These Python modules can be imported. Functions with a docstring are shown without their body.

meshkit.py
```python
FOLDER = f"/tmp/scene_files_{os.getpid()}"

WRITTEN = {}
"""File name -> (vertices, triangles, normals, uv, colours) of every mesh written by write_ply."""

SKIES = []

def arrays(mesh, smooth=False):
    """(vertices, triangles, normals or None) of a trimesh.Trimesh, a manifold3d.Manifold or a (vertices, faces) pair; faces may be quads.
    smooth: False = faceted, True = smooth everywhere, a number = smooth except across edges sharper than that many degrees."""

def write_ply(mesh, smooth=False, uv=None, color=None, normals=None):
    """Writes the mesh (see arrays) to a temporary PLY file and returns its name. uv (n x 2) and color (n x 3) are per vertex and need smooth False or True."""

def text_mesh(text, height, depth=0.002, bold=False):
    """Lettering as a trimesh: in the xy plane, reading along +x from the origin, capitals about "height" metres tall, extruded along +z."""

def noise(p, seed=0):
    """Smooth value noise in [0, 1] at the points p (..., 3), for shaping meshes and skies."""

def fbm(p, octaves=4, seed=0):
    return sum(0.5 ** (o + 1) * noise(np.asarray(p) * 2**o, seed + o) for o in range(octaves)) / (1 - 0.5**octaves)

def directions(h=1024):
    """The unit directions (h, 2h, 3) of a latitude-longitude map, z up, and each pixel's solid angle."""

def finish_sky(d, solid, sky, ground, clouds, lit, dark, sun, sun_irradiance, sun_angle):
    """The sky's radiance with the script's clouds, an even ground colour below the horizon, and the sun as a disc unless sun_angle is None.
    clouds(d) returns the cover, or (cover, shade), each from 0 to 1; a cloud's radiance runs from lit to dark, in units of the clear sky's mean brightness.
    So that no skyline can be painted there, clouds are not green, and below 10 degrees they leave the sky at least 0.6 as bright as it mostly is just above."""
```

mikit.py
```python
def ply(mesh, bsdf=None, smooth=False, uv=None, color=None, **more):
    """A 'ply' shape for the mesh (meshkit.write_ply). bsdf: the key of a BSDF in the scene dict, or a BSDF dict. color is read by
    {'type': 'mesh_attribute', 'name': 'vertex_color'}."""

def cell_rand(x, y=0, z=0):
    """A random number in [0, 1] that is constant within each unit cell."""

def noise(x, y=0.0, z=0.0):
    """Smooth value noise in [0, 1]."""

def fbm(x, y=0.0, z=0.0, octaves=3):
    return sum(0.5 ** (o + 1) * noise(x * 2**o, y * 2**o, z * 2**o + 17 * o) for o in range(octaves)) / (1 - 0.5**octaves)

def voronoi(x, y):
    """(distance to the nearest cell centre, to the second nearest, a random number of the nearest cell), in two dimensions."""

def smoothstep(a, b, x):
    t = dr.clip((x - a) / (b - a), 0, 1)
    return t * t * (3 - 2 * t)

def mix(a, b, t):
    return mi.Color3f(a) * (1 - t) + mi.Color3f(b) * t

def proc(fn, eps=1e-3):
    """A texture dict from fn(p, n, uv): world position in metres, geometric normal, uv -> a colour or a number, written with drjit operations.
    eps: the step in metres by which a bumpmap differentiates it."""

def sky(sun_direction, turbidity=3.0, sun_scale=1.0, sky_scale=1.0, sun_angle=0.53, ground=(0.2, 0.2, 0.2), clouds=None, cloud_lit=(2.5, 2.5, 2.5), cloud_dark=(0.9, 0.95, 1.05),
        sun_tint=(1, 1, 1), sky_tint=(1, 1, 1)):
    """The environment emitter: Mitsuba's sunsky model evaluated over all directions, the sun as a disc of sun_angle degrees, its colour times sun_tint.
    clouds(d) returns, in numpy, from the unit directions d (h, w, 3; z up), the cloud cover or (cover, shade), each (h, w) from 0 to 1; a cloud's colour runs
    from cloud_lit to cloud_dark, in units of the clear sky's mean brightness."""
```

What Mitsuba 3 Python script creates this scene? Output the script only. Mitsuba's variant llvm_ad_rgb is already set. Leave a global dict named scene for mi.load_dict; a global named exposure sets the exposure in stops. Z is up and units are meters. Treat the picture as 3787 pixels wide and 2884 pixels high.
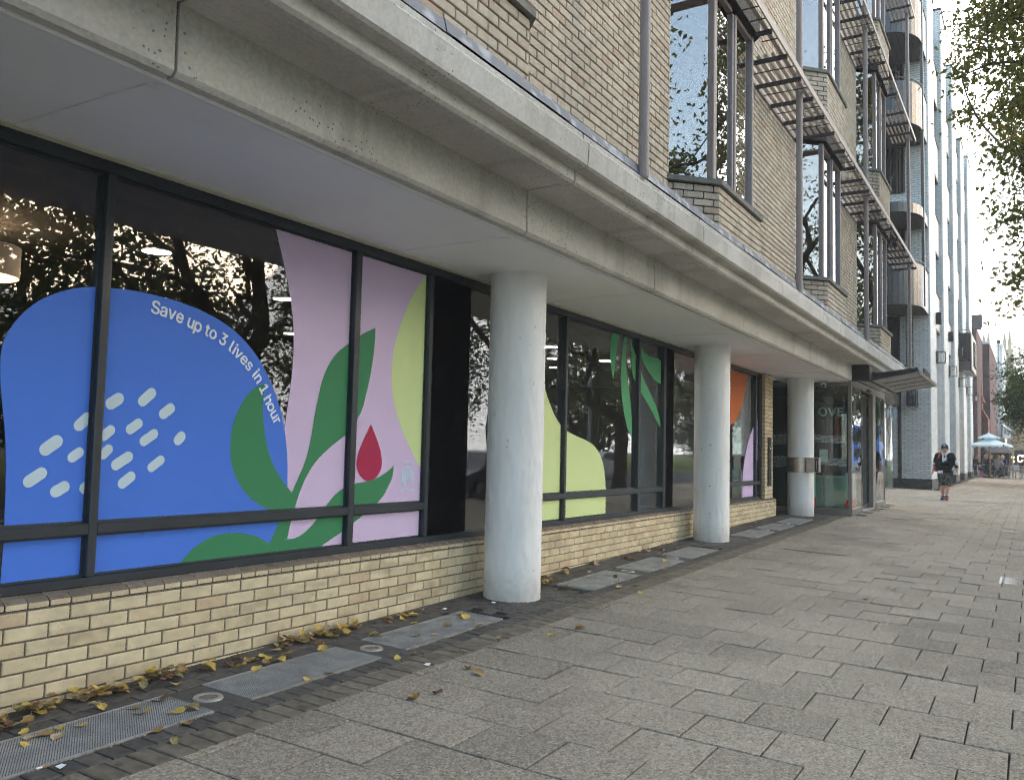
import math
import numpy as np
import trimesh
import manifold3d as m3
import drjit as dr
import mitsuba as mi
import mikit
import meshkit
from shapely.geometry import Polygon, box as sbox
from shapely.ops import unary_union
from shapely import affinity

T = mi.ScalarTransform4f
scene, labels = {}, {}

# ------------------------------------------------------------------ camera, sky, exposure
YAW, PITCH, ROLL = -0.54407943, 0.07056136, 0.02346032
cy, sy, cp, sp = math.cos(YAW), math.sin(YAW), math.cos(PITCH), math.sin(PITCH)
FWD = np.array([sy * cp, cy * cp, sp])
RGT = np.array([cy, -sy, 0.0])
UP0 = np.cross(RGT, FWD)
UP = -math.sin(ROLL) * RGT + math.cos(ROLL) * UP0
EYE = np.array([4.2785, 0.0, 1.354])
scene['camera'] = {
    'type': 'perspective', 'fov': 61.2855, 'fov_axis': 'x', 'near_clip': 0.05, 'far_clip': 900.0,
    'to_world': T().look_at(origin=EYE.tolist(), target=(EYE + FWD).tolist(), up=UP.tolist())}


def cloud_cover(d):
    x, y, z = d[..., 0], d[..., 1], d[..., 2]
    toward = 0.35 * x + 0.94 * y                      # thin bright cloud veils the half of the sky where the sun stands
    n = meshkit.fbm(np.stack([x * 2.2, y * 2.2, z * 4.0], -1) + 7.3, 5, 3)
    base = np.clip((toward - 0.12) / 0.45, 0, 1)
    cover = np.clip(base * 1.1 + (n - 0.62) * 0.9, 0, 1)
    return cover, np.clip((n - 0.45) * 1.2, 0, 0.6)


scene['sky_light'] = mikit.sky((0.80, 0.55, 0.29), turbidity=3.5, sun_scale=0.065, sun_angle=20, sky_scale=1.12, sky_tint=(1.03, 1.0, 0.97), clouds=cloud_cover,
                               cloud_lit=(3.3, 3.25, 3.15), cloud_dark=(1.7, 1.75, 1.85), sun_tint=(0.92, 0.98, 1.15))
exposure = 4.3

# ------------------------------------------------------------------ helpers
used = set()


def key(name):
    if name not in used:
        used.add(name)
        return name
    i = 1
    while f'{name}_{i:03d}' in used:
        i += 1
    k = f'{name}_{i:03d}'
    used.add(k)
    return k


def lab(k, label=None, category=None, group=None, kind=None):
    d = labels.setdefault(k, {})
    for n, v in (('label', label), ('category', category), ('group', group), ('kind', kind)):
        if v:
            d[n] = v
    return k


def thing(name, label, category, group=None):
    return lab(key(name), label, category, group)


def obj(name, mesh, mat, parent=None, smooth=False, to=None, uv=None, label=None, category=None, group=None, kind=None):
    k = key(parent + '__' + name if parent else name)
    d = mesh if isinstance(mesh, dict) else mikit.ply(mesh, mat, smooth=smooth, uv=uv)
    if to is not None:
        d = {**d, 'to_world': to}
    scene[k] = d
    lab(k, label, category, group, kind) if (label or category or group or kind) else None
    return k


def M4(m):
    return T(np.asarray(m, float).tolist())


def frame4(o, x, y, z):
    m = np.eye(4)
    m[:3, 0], m[:3, 1], m[:3, 2], m[:3, 3] = x, y, z, o
    return m


BF = np.array([[0, 2, 1], [1, 2, 3], [4, 5, 6], [5, 7, 6], [0, 1, 4], [1, 5, 4], [2, 6, 3], [3, 6, 7], [0, 4, 2], [2, 4, 6], [1, 3, 5], [3, 7, 5]])


def box(x0, x1, y0, y1, z0, z1):
    v = np.array([[x, y, z] for z in (z0, z1) for y in (y0, y1) for x in (x0, x1)], float)
    return trimesh.Trimesh(v, BF, process=False)


def cbox(x0, x1, y0, y1, z0, z1, c=0.006):
    pts = []
    for x, sx in ((x0, 1), (x1, -1)):
        for y, sy_ in ((y0, 1), (y1, -1)):
            for z, sz in ((z0, 1), (z1, -1)):
                pts += [(x + sx * c, y + sy_ * c, z), (x + sx * c, y, z + sz * c), (x, y + sy_ * c, z + sz * c)]
    return trimesh.convex.convex_hull(np.array(pts))


def cat(ms):
    ms = [m for m in ms if m is not None and len(m.faces)]
    return trimesh.Trimesh(np.vstack([m.vertices for m in ms]),
                           np.vstack([m.faces + o for m, o in zip(ms, np.cumsum([0] + [len(m.vertices) for m in ms[:-1]]))]), process=False)


def prism_y(poly, y0, y1):
    """polygon in (x, z) extruded along y"""
    m = trimesh.creation.extrude_polygon(Polygon(poly), y1 - y0, engine='earcut')
    v = m.vertices
    return trimesh.Trimesh(np.stack([v[:, 0], y0 + v[:, 2], v[:, 1]], 1), m.faces[:, ::-1], process=False)


def prism_z(poly, z0, z1):
    p = poly if hasattr(poly, 'exterior') else Polygon(poly)
    m = trimesh.creation.extrude_polygon(p, z1 - z0, engine='earcut')
    m.apply_translation([0, 0, z0])
    return m


def tube(pts, radii, n=8, cap=True):
    p = np.asarray(pts, float)
    r = np.broadcast_to(radii, (len(p),))
    t = np.gradient(p, axis=0) if len(p) > 2 else np.repeat((p[1:] - p[:1]), 2, 0)
    t = t / (np.linalg.norm(t, axis=1, keepdims=True) + 1e-12)
    ref = np.array([0, 0, 1.0]) if abs(t[:, 2]).mean() < 0.8 else np.array([1.0, 0, 0])
    a = np.cross(t, ref)
    a /= np.linalg.norm(a, axis=1, keepdims=True) + 1e-12
    b = np.cross(t, a)
    an = np.arange(n) * 2 * np.pi / n
    v = p[:, None] + r[:, None, None] * (np.cos(an)[None, :, None] * a[:, None] + np.sin(an)[None, :, None] * b[:, None])
    i, j = np.meshgrid(np.arange(len(p) - 1), np.arange(n), indexing='ij')
    q = np.stack([i * n + j, i * n + (j + 1) % n, (i + 1) * n + (j + 1) % n, (i + 1) * n + j], -1).reshape(-1, 4)
    f = np.vstack([q[:, [0, 1, 2]], q[:, [0, 2, 3]]])
    v = v.reshape(-1, 3)
    if cap:
        c0, c1 = len(v), len(v) + 1
        L = (len(p) - 1) * n
        v = np.vstack([v, p[:1], p[-1:]])
        k = np.arange(n)
        f = np.vstack([f, np.stack([k * 0 + c0, (k + 1) % n, k], 1), np.stack([k * 0 + c1, L + k, L + (k + 1) % n], 1)])
    return trimesh.Trimesh(v, f, process=False)


def lathe(prof, n=48, center=(0, 0)):
    """profile [(r, z)...] turned about the z axis"""
    p = np.asarray(prof, float)
    an = np.arange(n) * 2 * np.pi / n
    v = np.stack([p[:, None, 0] * np.cos(an), p[:, None, 0] * np.sin(an), np.repeat(p[:, 1:], n, 1)], -1).reshape(-1, 3)
    i, j = np.meshgrid(np.arange(len(p) - 1), np.arange(n), indexing='ij')
    q = np.stack([i * n + j, i * n + (j + 1) % n, (i + 1) * n + (j + 1) % n, (i + 1) * n + j], -1).reshape(-1, 4)
    v[:, 0] += center[0]
    v[:, 1] += center[1]
    return trimesh.Trimesh(v, np.vstack([q[:, [0, 1, 2]], q[:, [0, 2, 3]]]), process=False)


def copies(template_v, template_f, mats):
    """one mesh of many transformed copies of a template"""
    mats = np.asarray(mats)
    v = (np.einsum('kij,nj->kni', mats[:, :3, :3], template_v) + mats[:, None, :3, 3]).reshape(-1, 3)
    f = (template_f[None] + (np.arange(len(mats)) * len(template_v))[:, None, None]).reshape(-1, 3)
    return trimesh.Trimesh(v, f, process=False)


def sheet(poly, x):
    """flat polygon in (y, z) as a sheet facing +x"""
    out = []
    for g in getattr(poly, 'geoms', [poly]):
        if g.is_empty or g.geom_type != 'Polygon' or g.area < 1e-6:
            continue
        v, f = trimesh.creation.triangulate_polygon(g, engine='earcut')
        out.append(trimesh.Trimesh(np.stack([np.full(len(v), x), v[:, 0], v[:, 1]], 1), f, process=False))
    return cat(out) if out else None


def G(x, y):
    """height of the pavement: it climbs along the building and falls towards the kerb"""
    x, y = np.asarray(x, float), np.asarray(y, float)
    along = np.where(y < 20, 0.0143 * y, 0.286 + 0.006 * (y - 20))
    return along - 0.033 * np.clip(x, -0.5, 9.0)


# ------------------------------------------------------------------ materials
noise, fbm, voronoi, sstep, mix, crand = mikit.noise, mikit.fbm, mikit.voronoi, mikit.smoothstep, mikit.mix, mikit.cell_rand


def rgb(*c):
    return {'type': 'rgb', 'value': [float(x) for x in c]}


def mat(name, color, rough=0.7, spec=0.35, metal=0.0, bump=None, bscale=1.0, eps=1e-3, coat=0.0, sheen=0.0):
    b = {'type': 'principled', 'base_color': mikit.proc(color) if callable(color) else rgb(*color),
         'roughness': mikit.proc(rough) if callable(rough) else float(rough), 'specular': float(spec), 'metallic': float(metal)}
    if coat:
        b['clearcoat'], b['clearcoat_gloss'] = coat, 0.9
    if bump is not None:
        b = {'type': 'bumpmap', 'bsdf': b, 'tex': mikit.proc(bump, eps), 'scale': float(bscale)}
    scene['mat_' + name] = {'type': 'twosided', 'bsdf': b}


def speck(p, s):
    return noise(p.x * s, p.y * s, p.z * s)


def c_buff(p, n, uv):          # sill wall bricks
    r = uv.x
    c = mix((0.64, 0.545, 0.375), (0.54, 0.445, 0.29), sstep(0.2, 1.0, r))
    c = mix(c, (0.56, 0.42, 0.29), sstep(0.93, 0.96, r) * 0.7)
    c = c * (0.80 + 0.34 * fbm(p.y * 14, p.z * 20, p.x * 14, 3))
    pit = sstep(0.76, 0.84, fbm(p.y * 110, p.z * 110, p.x * 110, 2))
    st = sstep(0.58, 0.78, fbm(p.y * 3.1, p.z * 9, 3.0, 3)) * 0.30
    return mix(mix(c, (0.24, 0.19, 0.14), st), (0.2, 0.15, 0.1), pit * 0.35)


def c_tan(p, n, uv):           # upper wall bricks
    r = uv.x
    c = mix((0.51, 0.45, 0.37), (0.43, 0.375, 0.30), r)
    c = mix(c, (0.43, 0.32, 0.24), sstep(0.88, 0.92, r) * 0.6)
    c = c * (0.86 + 0.26 * fbm((p.y + p.x) * 9, p.z * 12, 1.0, 3))
    streak = sstep(0.5, 0.75, fbm((p.y + p.x) * 7.0, p.z * 1.2, 5.0, 3)) * sstep(0.35, 0.6, noise((p.y + p.x) * 40, p.z * 5))
    return mix(c, (0.24, 0.21, 0.17), streak * 0.32)


def c_header(p, n, uv):        # brick on edge: weathered on its upper side
    top = sstep(0.25, 0.6, n.z)
    c = mix((0.57, 0.475, 0.33), (0.19, 0.155, 0.125), top) * (0.82 + 0.3 * fbm(p.y * 18, p.z * 18, p.x * 18, 3)) * (0.85 + 0.25 * uv.x)
    return mix(c, (0.08, 0.07, 0.06), sstep(0.62, 0.8, fbm(p.y * 9, p.x * 20, 2.0, 3)) * 0.55 * top)


mat('brick_buff', c_buff, 0.85, 0.2)
mat('brick_tan', c_tan, 0.85, 0.2)
mat('brick_edge', c_header, 0.85, 0.2)
mat('mortar_pale', lambda p, n, uv: mi.Color3f(0.15, 0.128, 0.105) * (0.7 + 0.6 * fbm(p.y * 30, p.z * 30, p.x * 30, 2)), 0.95, 0.1)
mat('mortar_dark', (0.045, 0.035, 0.037), 0.95, 0.1)


def c_concrete(p, n, uv):
    b = fbm(p.y * 1.7, p.z * 3.0, p.x * 3.0, 4)
    c = mix((0.52, 0.505, 0.475), (0.44, 0.425, 0.395), sstep(0.3, 0.7, b))
    c = c * (0.84 + 0.32 * fbm(p.y * 60, p.z * 60, p.x * 60, 2))
    run = sstep(0.52, 0.80, fbm(p.y * 6, p.z * 0.8, 4.0, 3)) * 0.28
    c = mix(c, (0.22, 0.21, 0.19), run)
    d1, d2, k = voronoi(p.y * 34 + fbm(p.y * 9, p.z * 9, p.x * 9, 2) * 3, (p.z + p.x) * 34)
    pit = (1 - sstep(0.06 + 0.10 * k, 0.12 + 0.14 * k, d1)) * sstep(0.80, 0.84, k) * sstep(0.45, 0.62, fbm(p.y * 2.2, p.z * 3, 8.0, 2))
    return mix(c, (0.07, 0.065, 0.055), pit * 0.7)


mat('concrete', c_concrete, 0.88, 0.2, bump=lambda p, n, uv: fbm(p.y * 70, p.z * 70, p.x * 70, 2), bscale=0.0025, eps=2e-3)
mat('soffit_paint', lambda p, n, uv: mi.Color3f(0.82, 0.825, 0.83) * (0.93 + 0.11 * fbm(p.x * 1.8, p.y * 0.9, 2.0, 4)), 0.6, 0.3)
mat('soffit_edge', (0.74, 0.75, 0.75), 0.55, 0.3)
mat('soffit_trim', (0.60, 0.58, 0.47), 0.6, 0.3)


def c_lead(p, n, uv):
    k = fbm(p.y * 9, p.z * 14, p.x * 9, 4)
    return mix((0.13, 0.145, 0.175), (0.33, 0.35, 0.39), sstep(0.45, 0.78, k))


mat('lead', c_lead, 0.6, 0.4, 0.0, bump=lambda p, n, uv: fbm(p.y * 7, p.z * 7, p.x * 7, 2), bscale=0.006)
mat('black_gap', (0.012, 0.012, 0.013), 0.9, 0.1)
mat('frame_navy', lambda p, n, uv: mi.Color3f(0.020, 0.027, 0.036) * (0.8 + 0.5 * fbm(p.y * 5, p.z * 5, p.x * 5, 3)), lambda p, n, uv: 0.32 + 0.2 * noise(p.y * 6, p.z * 6), 0.5)
mat('panel_black', (0.004, 0.004, 0.0055), 0.7, 0.06)
scene['mat_glass'] = {'type': 'thindielectric', 'int_ior': 1.58}
scene['mat_glass_coated'] = {'type': 'thindielectric', 'int_ior': 2.5}
scene['mat_glass_green'] = {'type': 'thindielectric', 'int_ior': 1.65, 'specular_transmittance': rgb(0.62, 0.80, 0.74)}
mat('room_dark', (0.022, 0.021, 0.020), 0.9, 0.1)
mat('room_floor', (0.05, 0.045, 0.04), 0.6, 0.3)


def c_pillar(p, n, uv):
    k = fbm(p.x * 5, p.y * 5, p.z * 1.6, 4)
    c = mi.Color3f(0.82, 0.825, 0.83) * (0.90 + 0.14 * k)
    low = 1 - sstep(0.05, 0.4, p.z - 0.0143 * p.y + fbm(p.x * 24, p.y * 24, p.z * 24, 3) * 0.16)
    c = mix(c, (0.36, 0.33, 0.29), low * 0.5)
    drip = sstep(0.56, 0.74, fbm(p.x * 16, p.y * 16, p.z * 0.9, 3)) * 0.12
    c = mix(c, (0.42, 0.40, 0.36), drip)
    chip = sstep(0.77, 0.785, fbm(p.x * 30, p.y * 30, p.z * 18, 3))
    return mix(c, (0.40, 0.39, 0.36), chip * 0.6)


mat('pillar', c_pillar, 0.5, 0.35, bump=lambda p, n, uv: 0.75 * fbm(p.x * 22, p.y * 22, p.z * 13, 2) + 0.25 * fbm(p.x * 60, p.y * 60, p.z * 40, 2), bscale=0.017, eps=2e-3)
mat('steel', lambda p, n, uv: mi.Color3f(0.50, 0.46, 0.42) * (0.75 + 0.4 * noise(p.x * 4, p.y * 4, p.z * 60)), 0.36, 0.5, 0.85)
mat('porch_frame', lambda p, n, uv: mi.Color3f(0.20, 0.185, 0.17) * (0.85 + 0.25 * noise(p.x * 4, p.y * 4, p.z * 4)), 0.4, 0.5, 0.3)
mat('post_mauve', lambda p, n, uv: mi.Color3f(0.26, 0.22, 0.215) * (0.9 + 0.2 * fbm(p.x * 20, p.y * 20, p.z * 3, 2)), 0.5, 0.4)
mat('shade_blade', lambda p, n, uv: mi.Color3f(0.44, 0.385, 0.36) * (0.8 + 0.35 * fbm(p.x * 20, p.y * 3, p.z * 20, 3)), 0.55, 0.35)
mat('bracket_dark', (0.065, 0.06, 0.063), 0.6, 0.3)
mat('sill_slate', lambda p, n, uv: mi.Color3f(0.155, 0.155, 0.145) * (0.7 + 0.6 * fbm(p.x * 14, p.y * 14, p.z * 14, 3)), 0.75, 0.3)
mat('canopy_dark', (0.03, 0.027, 0.026), 0.7, 0.2)

FILMC = {'blue': (0.068, 0.195, 0.74), 'pink': (0.66, 0.52, 0.76), 'green': (0.045, 0.235, 0.105), 'crimson': (0.43, 0.022, 0.085),
         'lime': (0.64, 0.76, 0.37), 'dash': (0.56, 0.68, 0.78), 'white': (0.76, 0.82, 0.92), 'orange': (0.55, 0.13, 0.03), 'lilac': (0.63, 0.49, 0.76),
         'leafgreen': (0.075, 0.33, 0.155), 'sky': (0.60, 0.74, 0.88)}
for k_, c_ in FILMC.items():
    mat('film_' + k_, c_, 0.55, 0.25)


def c_slab(p, n, uv):
    r = uv.x
    c = mix((0.245, 0.225, 0.192), (0.315, 0.288, 0.245), r)
    c = mix(c, (0.29, 0.262, 0.225), sstep(0.75, 0.9, uv.y) * 0.6)
    g = noise(p.x * 170, p.y * 170, 1.0)
    c = c * (0.36 + 0.68 * g + 0.58 * noise(p.x * 85, p.y * 85, 4.0))
    c = mix(c, (0.62, 0.60, 0.56), sstep(0.78, 0.90, noise(p.x * 120, p.y * 120, 9.0)) * 0.5)
    c = mix(c, c * mi.Color3f(1.42, 1.30, 1.20), sstep(12.0, 27.0, p.y + (fbm(p.x, p.y, 3.0, 2) - 0.5) * 8))  # far slabs: paler pinkish stone, plus more open sky put into the colour
    near_wall = 1 - sstep(0.0, 2.2, p.x - 1.0 + (fbm(p.x * 1.3, p.y * 1.3, 2.0, 3) - 0.5) * 2.2)  # slabs get darker towards the wall
    c = c * mi.Color3f(0.97, 0.93, 0.87) * (1.0 - 0.25 * near_wall * (1 - sstep(14.0, 20.0, p.y)))
    blot = sstep(0.58, 0.72, fbm(p.x * 1.1, p.y * 0.9, 5.0, 4)) * 0.16
    d1, d2, k = voronoi(p.x * 2.3, p.y * 2.3)
    gum = (1 - sstep(0.035, 0.05, d1)) * sstep(0.55, 0.56, k)
    return mix(c * (1 - blot), (0.10, 0.10, 0.10), gum * 0.55)


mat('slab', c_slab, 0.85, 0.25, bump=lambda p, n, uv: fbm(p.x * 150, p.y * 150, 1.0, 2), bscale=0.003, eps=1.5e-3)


def c_paver(p, n, uv):
    c = mix((0.060, 0.056, 0.054), (0.095, 0.086, 0.078), uv.x) * (0.65 + 0.7 * fbm(p.x * 40, p.y * 40, 1.0, 3))
    return c


def c_paver_brown(p, n, uv):
    c = mix((0.115, 0.10, 0.078), (0.16, 0.138, 0.105), uv.x) * (0.65 + 0.65 * fbm(p.x * 22, p.y * 22, 1.0, 3))
    return c


mat('paver_dark', c_paver, 0.75, 0.3, bump=lambda p, n, uv: fbm(p.x * 50, p.y * 50, 1.0, 3), bscale=0.004)
mat('paver_brown', c_paver_brown, 0.8, 0.3, bump=lambda p, n, uv: fbm(p.x * 26, p.y * 26, 1.0, 3), bscale=0.02)
mat('joint_dirt', lambda p, n, uv: mi.Color3f(0.04, 0.036, 0.031) * (0.5 + fbm(p.x * 30, p.y * 30, 1.0, 2)), 0.95, 0.1)
mat('grate_bar', lambda p, n, uv: mi.Color3f(0.38, 0.385, 0.385) * (0.65 + 0.6 * fbm(p.x * 12, p.y * 12, 1.0, 3)), 0.55, 0.5, 0.35)
mat('grate_base', (0.15, 0.152, 0.155), 0.7, 0.4, 0.2)
mat('plate_dark', lambda p, n, uv: mi.Color3f(0.065, 0.063, 0.06) * (0.7 + 0.6 * fbm(p.x * 25, p.y * 25, 1.0, 3)), 0.6, 0.35)
mat('ring_steel', (0.33, 0.315, 0.29), 0.4, 0.5, 0.4)
mat('lens', (0.10, 0.095, 0.085), 0.3, 0.5)
mat('asphalt', lambda p, n, uv: mi.Color3f(0.055, 0.057, 0.062) * (0.8 + 0.4 * fbm(p.x * 6, p.y * 6, 1.0, 4)), 0.85, 0.25)
mat('lawn', lambda p, n, uv: mix((0.06, 0.10, 0.02), (0.12, 0.13, 0.03), fbm(p.x * 2, p.y * 2, 1.0, 4)), 0.9, 0.1)
mat('kerb', (0.30, 0.29, 0.27), 0.8, 0.25)
mat('soil', (0.12, 0.10, 0.08), 0.9, 0.1)
mat('paint_white', (0.7, 0.7, 0.68), 0.6, 0.3)
mat('bark', lambda p, n, uv: mi.Color3f(0.075, 0.06, 0.045) * (0.5 + fbm(p.x * 9, p.y * 9, p.z * 2, 4)), 0.9, 0.15, bump=lambda p, n, uv: fbm(p.x * 16, p.y * 16, p.z * 3, 3), bscale=0.05)


def leafmat(name, a, b, c, trans=0.7):
    def f(p, n, uv):
        return mix(mix(a, b, sstep(0.25, 0.75, uv.x)), c, sstep(0.80, 0.93, uv.x))
    scene['mat_' + name] = {'type': 'principledthin', 'base_color': mikit.proc(f), 'roughness': 0.5, 'diff_trans': float(trans), 'spec_trans': 0.0, 'eta': 1.4}


leafmat('leaf_street', (0.085, 0.115, 0.030), (0.17, 0.165, 0.042), (0.32, 0.20, 0.07), 1.15)
leafmat('leaf_dark', (0.030, 0.065, 0.016), (0.06, 0.10, 0.022), (0.18, 0.16, 0.03), 0.6)
leafmat('leaf_gold', (0.075, 0.095, 0.018), (0.19, 0.17, 0.03), (0.34, 0.24, 0.05), 0.9)
LITTER = {'yellow': (0.52, 0.375, 0.10), 'ochre': (0.31, 0.195, 0.08), 'brown': (0.15, 0.085, 0.05), 'pale': (0.42, 0.325, 0.20), 'olive': (0.25, 0.205, 0.095)}
for k_, c_ in LITTER.items():
    mat('litter_' + k_, (lambda c: lambda p, n, uv: mi.Color3f(*c) * (0.55 + 0.8 * fbm(p.x * 55, p.y * 55, p.z * 55, 3)))(c_), 0.6, 0.3)


def white_brick(p, n, uv):
    h = dr.select(dr.abs(n.x) > 0.7, p.y, p.x)
    row = dr.floor(p.z / 0.088)
    u = h / 0.262 + 0.5 * (row - 2 * dr.floor(row / 2))
    fu, fz = u - dr.floor(u), p.z / 0.088 - row
    e = dr.minimum(dr.minimum(fu, 1 - fu) * 0.262, dr.minimum(fz, 1 - fz) * 0.088)
    return sstep(0.005, 0.009, e), crand(dr.floor(u), row, 3)


def c_white(p, n, uv):
    m, r = white_brick(p, n, uv)
    return mix((0.20, 0.21, 0.22), mi.Color3f(0.75, 0.76, 0.745) * (0.86 + 0.14 * r), m)


def c_blackbrick(p, n, uv):
    m, r = white_brick(p, n, uv)
    return mix((0.10, 0.095, 0.09), mi.Color3f(0.020, 0.020, 0.024) * (0.7 + 0.8 * r), m)


mat('white_brick', c_white, 0.45, 0.4, bump=lambda p, n, uv: white_brick(p, n, uv)[0], bscale=0.006, eps=2e-3)
mat('black_brick', c_blackbrick, 0.4, 0.5)
mat('bronze', lambda p, n, uv: mi.Color3f(0.085, 0.08, 0.078) * (0.92 + 0.12 * noise(p.x * 3, p.y * 3, p.z)), 0.32, 0.5, 0.55)
mat('bronze_light', (0.42, 0.37, 0.345), 0.42, 0.5, 0.7)
mat('bronze_frame', (0.10, 0.082, 0.07), 0.45, 0.5, 0.2)
mat('metal_black', (0.018, 0.018, 0.02), 0.5, 0.4)
mat('soffit_boards', lambda p, n, uv: mi.Color3f(0.05, 0.046, 0.045) * dr.select((p.x * 5 - dr.floor(p.x * 5)) < 0.07, 0.2, 1.0), 0.6, 0.3)


def c_redbrick(p, n, uv):
    h = dr.select(dr.abs(n.x) > 0.7, p.y, p.x)
    row = dr.floor(p.z / 0.16)
    r = crand(dr.floor(h / 0.4 + 0.5 * row), row, 2)
    return mix((0.135, 0.085, 0.078), (0.095, 0.068, 0.074), r) * (0.7 + 0.6 * fbm(h, p.z, 1.0, 3))


mat('red_brick', c_redbrick, 0.85, 0.2)
mat('red_stone', (0.22, 0.07, 0.045), 0.7, 0.3)
mat('stone_pale', lambda p, n, uv: mi.Color3f(0.58, 0.46, 0.30) * (0.70 + 0.4 * fbm(p.x * 0.8, p.y, p.z * 0.8, 3)), 0.85, 0.2)
mat('render_white', (0.72, 0.74, 0.74), 0.7, 0.2)
mat('slate_roof', (0.09, 0.085, 0.09), 0.7, 0.3)
mat('canvas_blue', (0.68, 0.79, 0.82), 0.8, 0.2)
mat('wood_dark', (0.02, 0.017, 0.016), 0.7, 0.2)
mat('wood_pole', (0.33, 0.22, 0.11), 0.6, 0.3)
mat('metal_grey', (0.38, 0.39, 0.40), 0.4, 0.5, 0.5)
mat('skin', (0.50, 0.29, 0.21), 0.55, 0.35)
mat('cloth_black', (0.012, 0.012, 0.014), 0.85, 0.15, sheen=0.2)
mat('cloth_white', (0.74, 0.74, 0.80), 0.85, 0.2)
mat('cloth_grey', (0.30, 0.30, 0.29), 0.9, 0.2)
mat('cloth_navy', (0.02, 0.035, 0.075), 0.85, 0.2)
mat('cloth_teal', (0.03, 0.21, 0.20), 0.85, 0.2)
mat('cloth_pink', (0.50, 0.14, 0.25), 0.85, 0.2)
mat('strap_red', (0.62, 0.05, 0.025), 0.6, 0.3)
mat('camo', lambda p, n, uv: mix(mix((0.028, 0.028, 0.026), (0.10, 0.10, 0.09), sstep(0.52, 0.56, fbm(p.x * 26, p.y * 20, p.z * 22, 2))), (0.42, 0.42, 0.40), sstep(0.68, 0.70, fbm(p.x * 30 + 9, p.y * 20, p.z * 26, 2))), 0.85, 0.2)
mat('hair_brown', (0.14, 0.08, 0.04), 0.7, 0.3)
mat('hair_fair', (0.45, 0.33, 0.20), 0.7, 0.3)
mat('shoe', (0.02, 0.03, 0.075), 0.6, 0.3)
mat('sole', (0.5, 0.12, 0.09), 0.7, 0.2)
mat('bus_blue', (0.03, 0.20, 0.78), 0.3, 0.5, coat=0.6)
mat('car_blue', (0.008, 0.018, 0.05), 0.3, 0.5, coat=0.8)
mat('car_white', (0.7, 0.7, 0.7), 0.3, 0.5, coat=0.8)
mat('glass_black', (0.01, 0.012, 0.014), 0.08, 0.6)
mat('rubber', (0.02, 0.02, 0.02), 0.85, 0.2)
mat('canopy_panel', (0.33, 0.34, 0.355), 0.5, 0.3)
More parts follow.
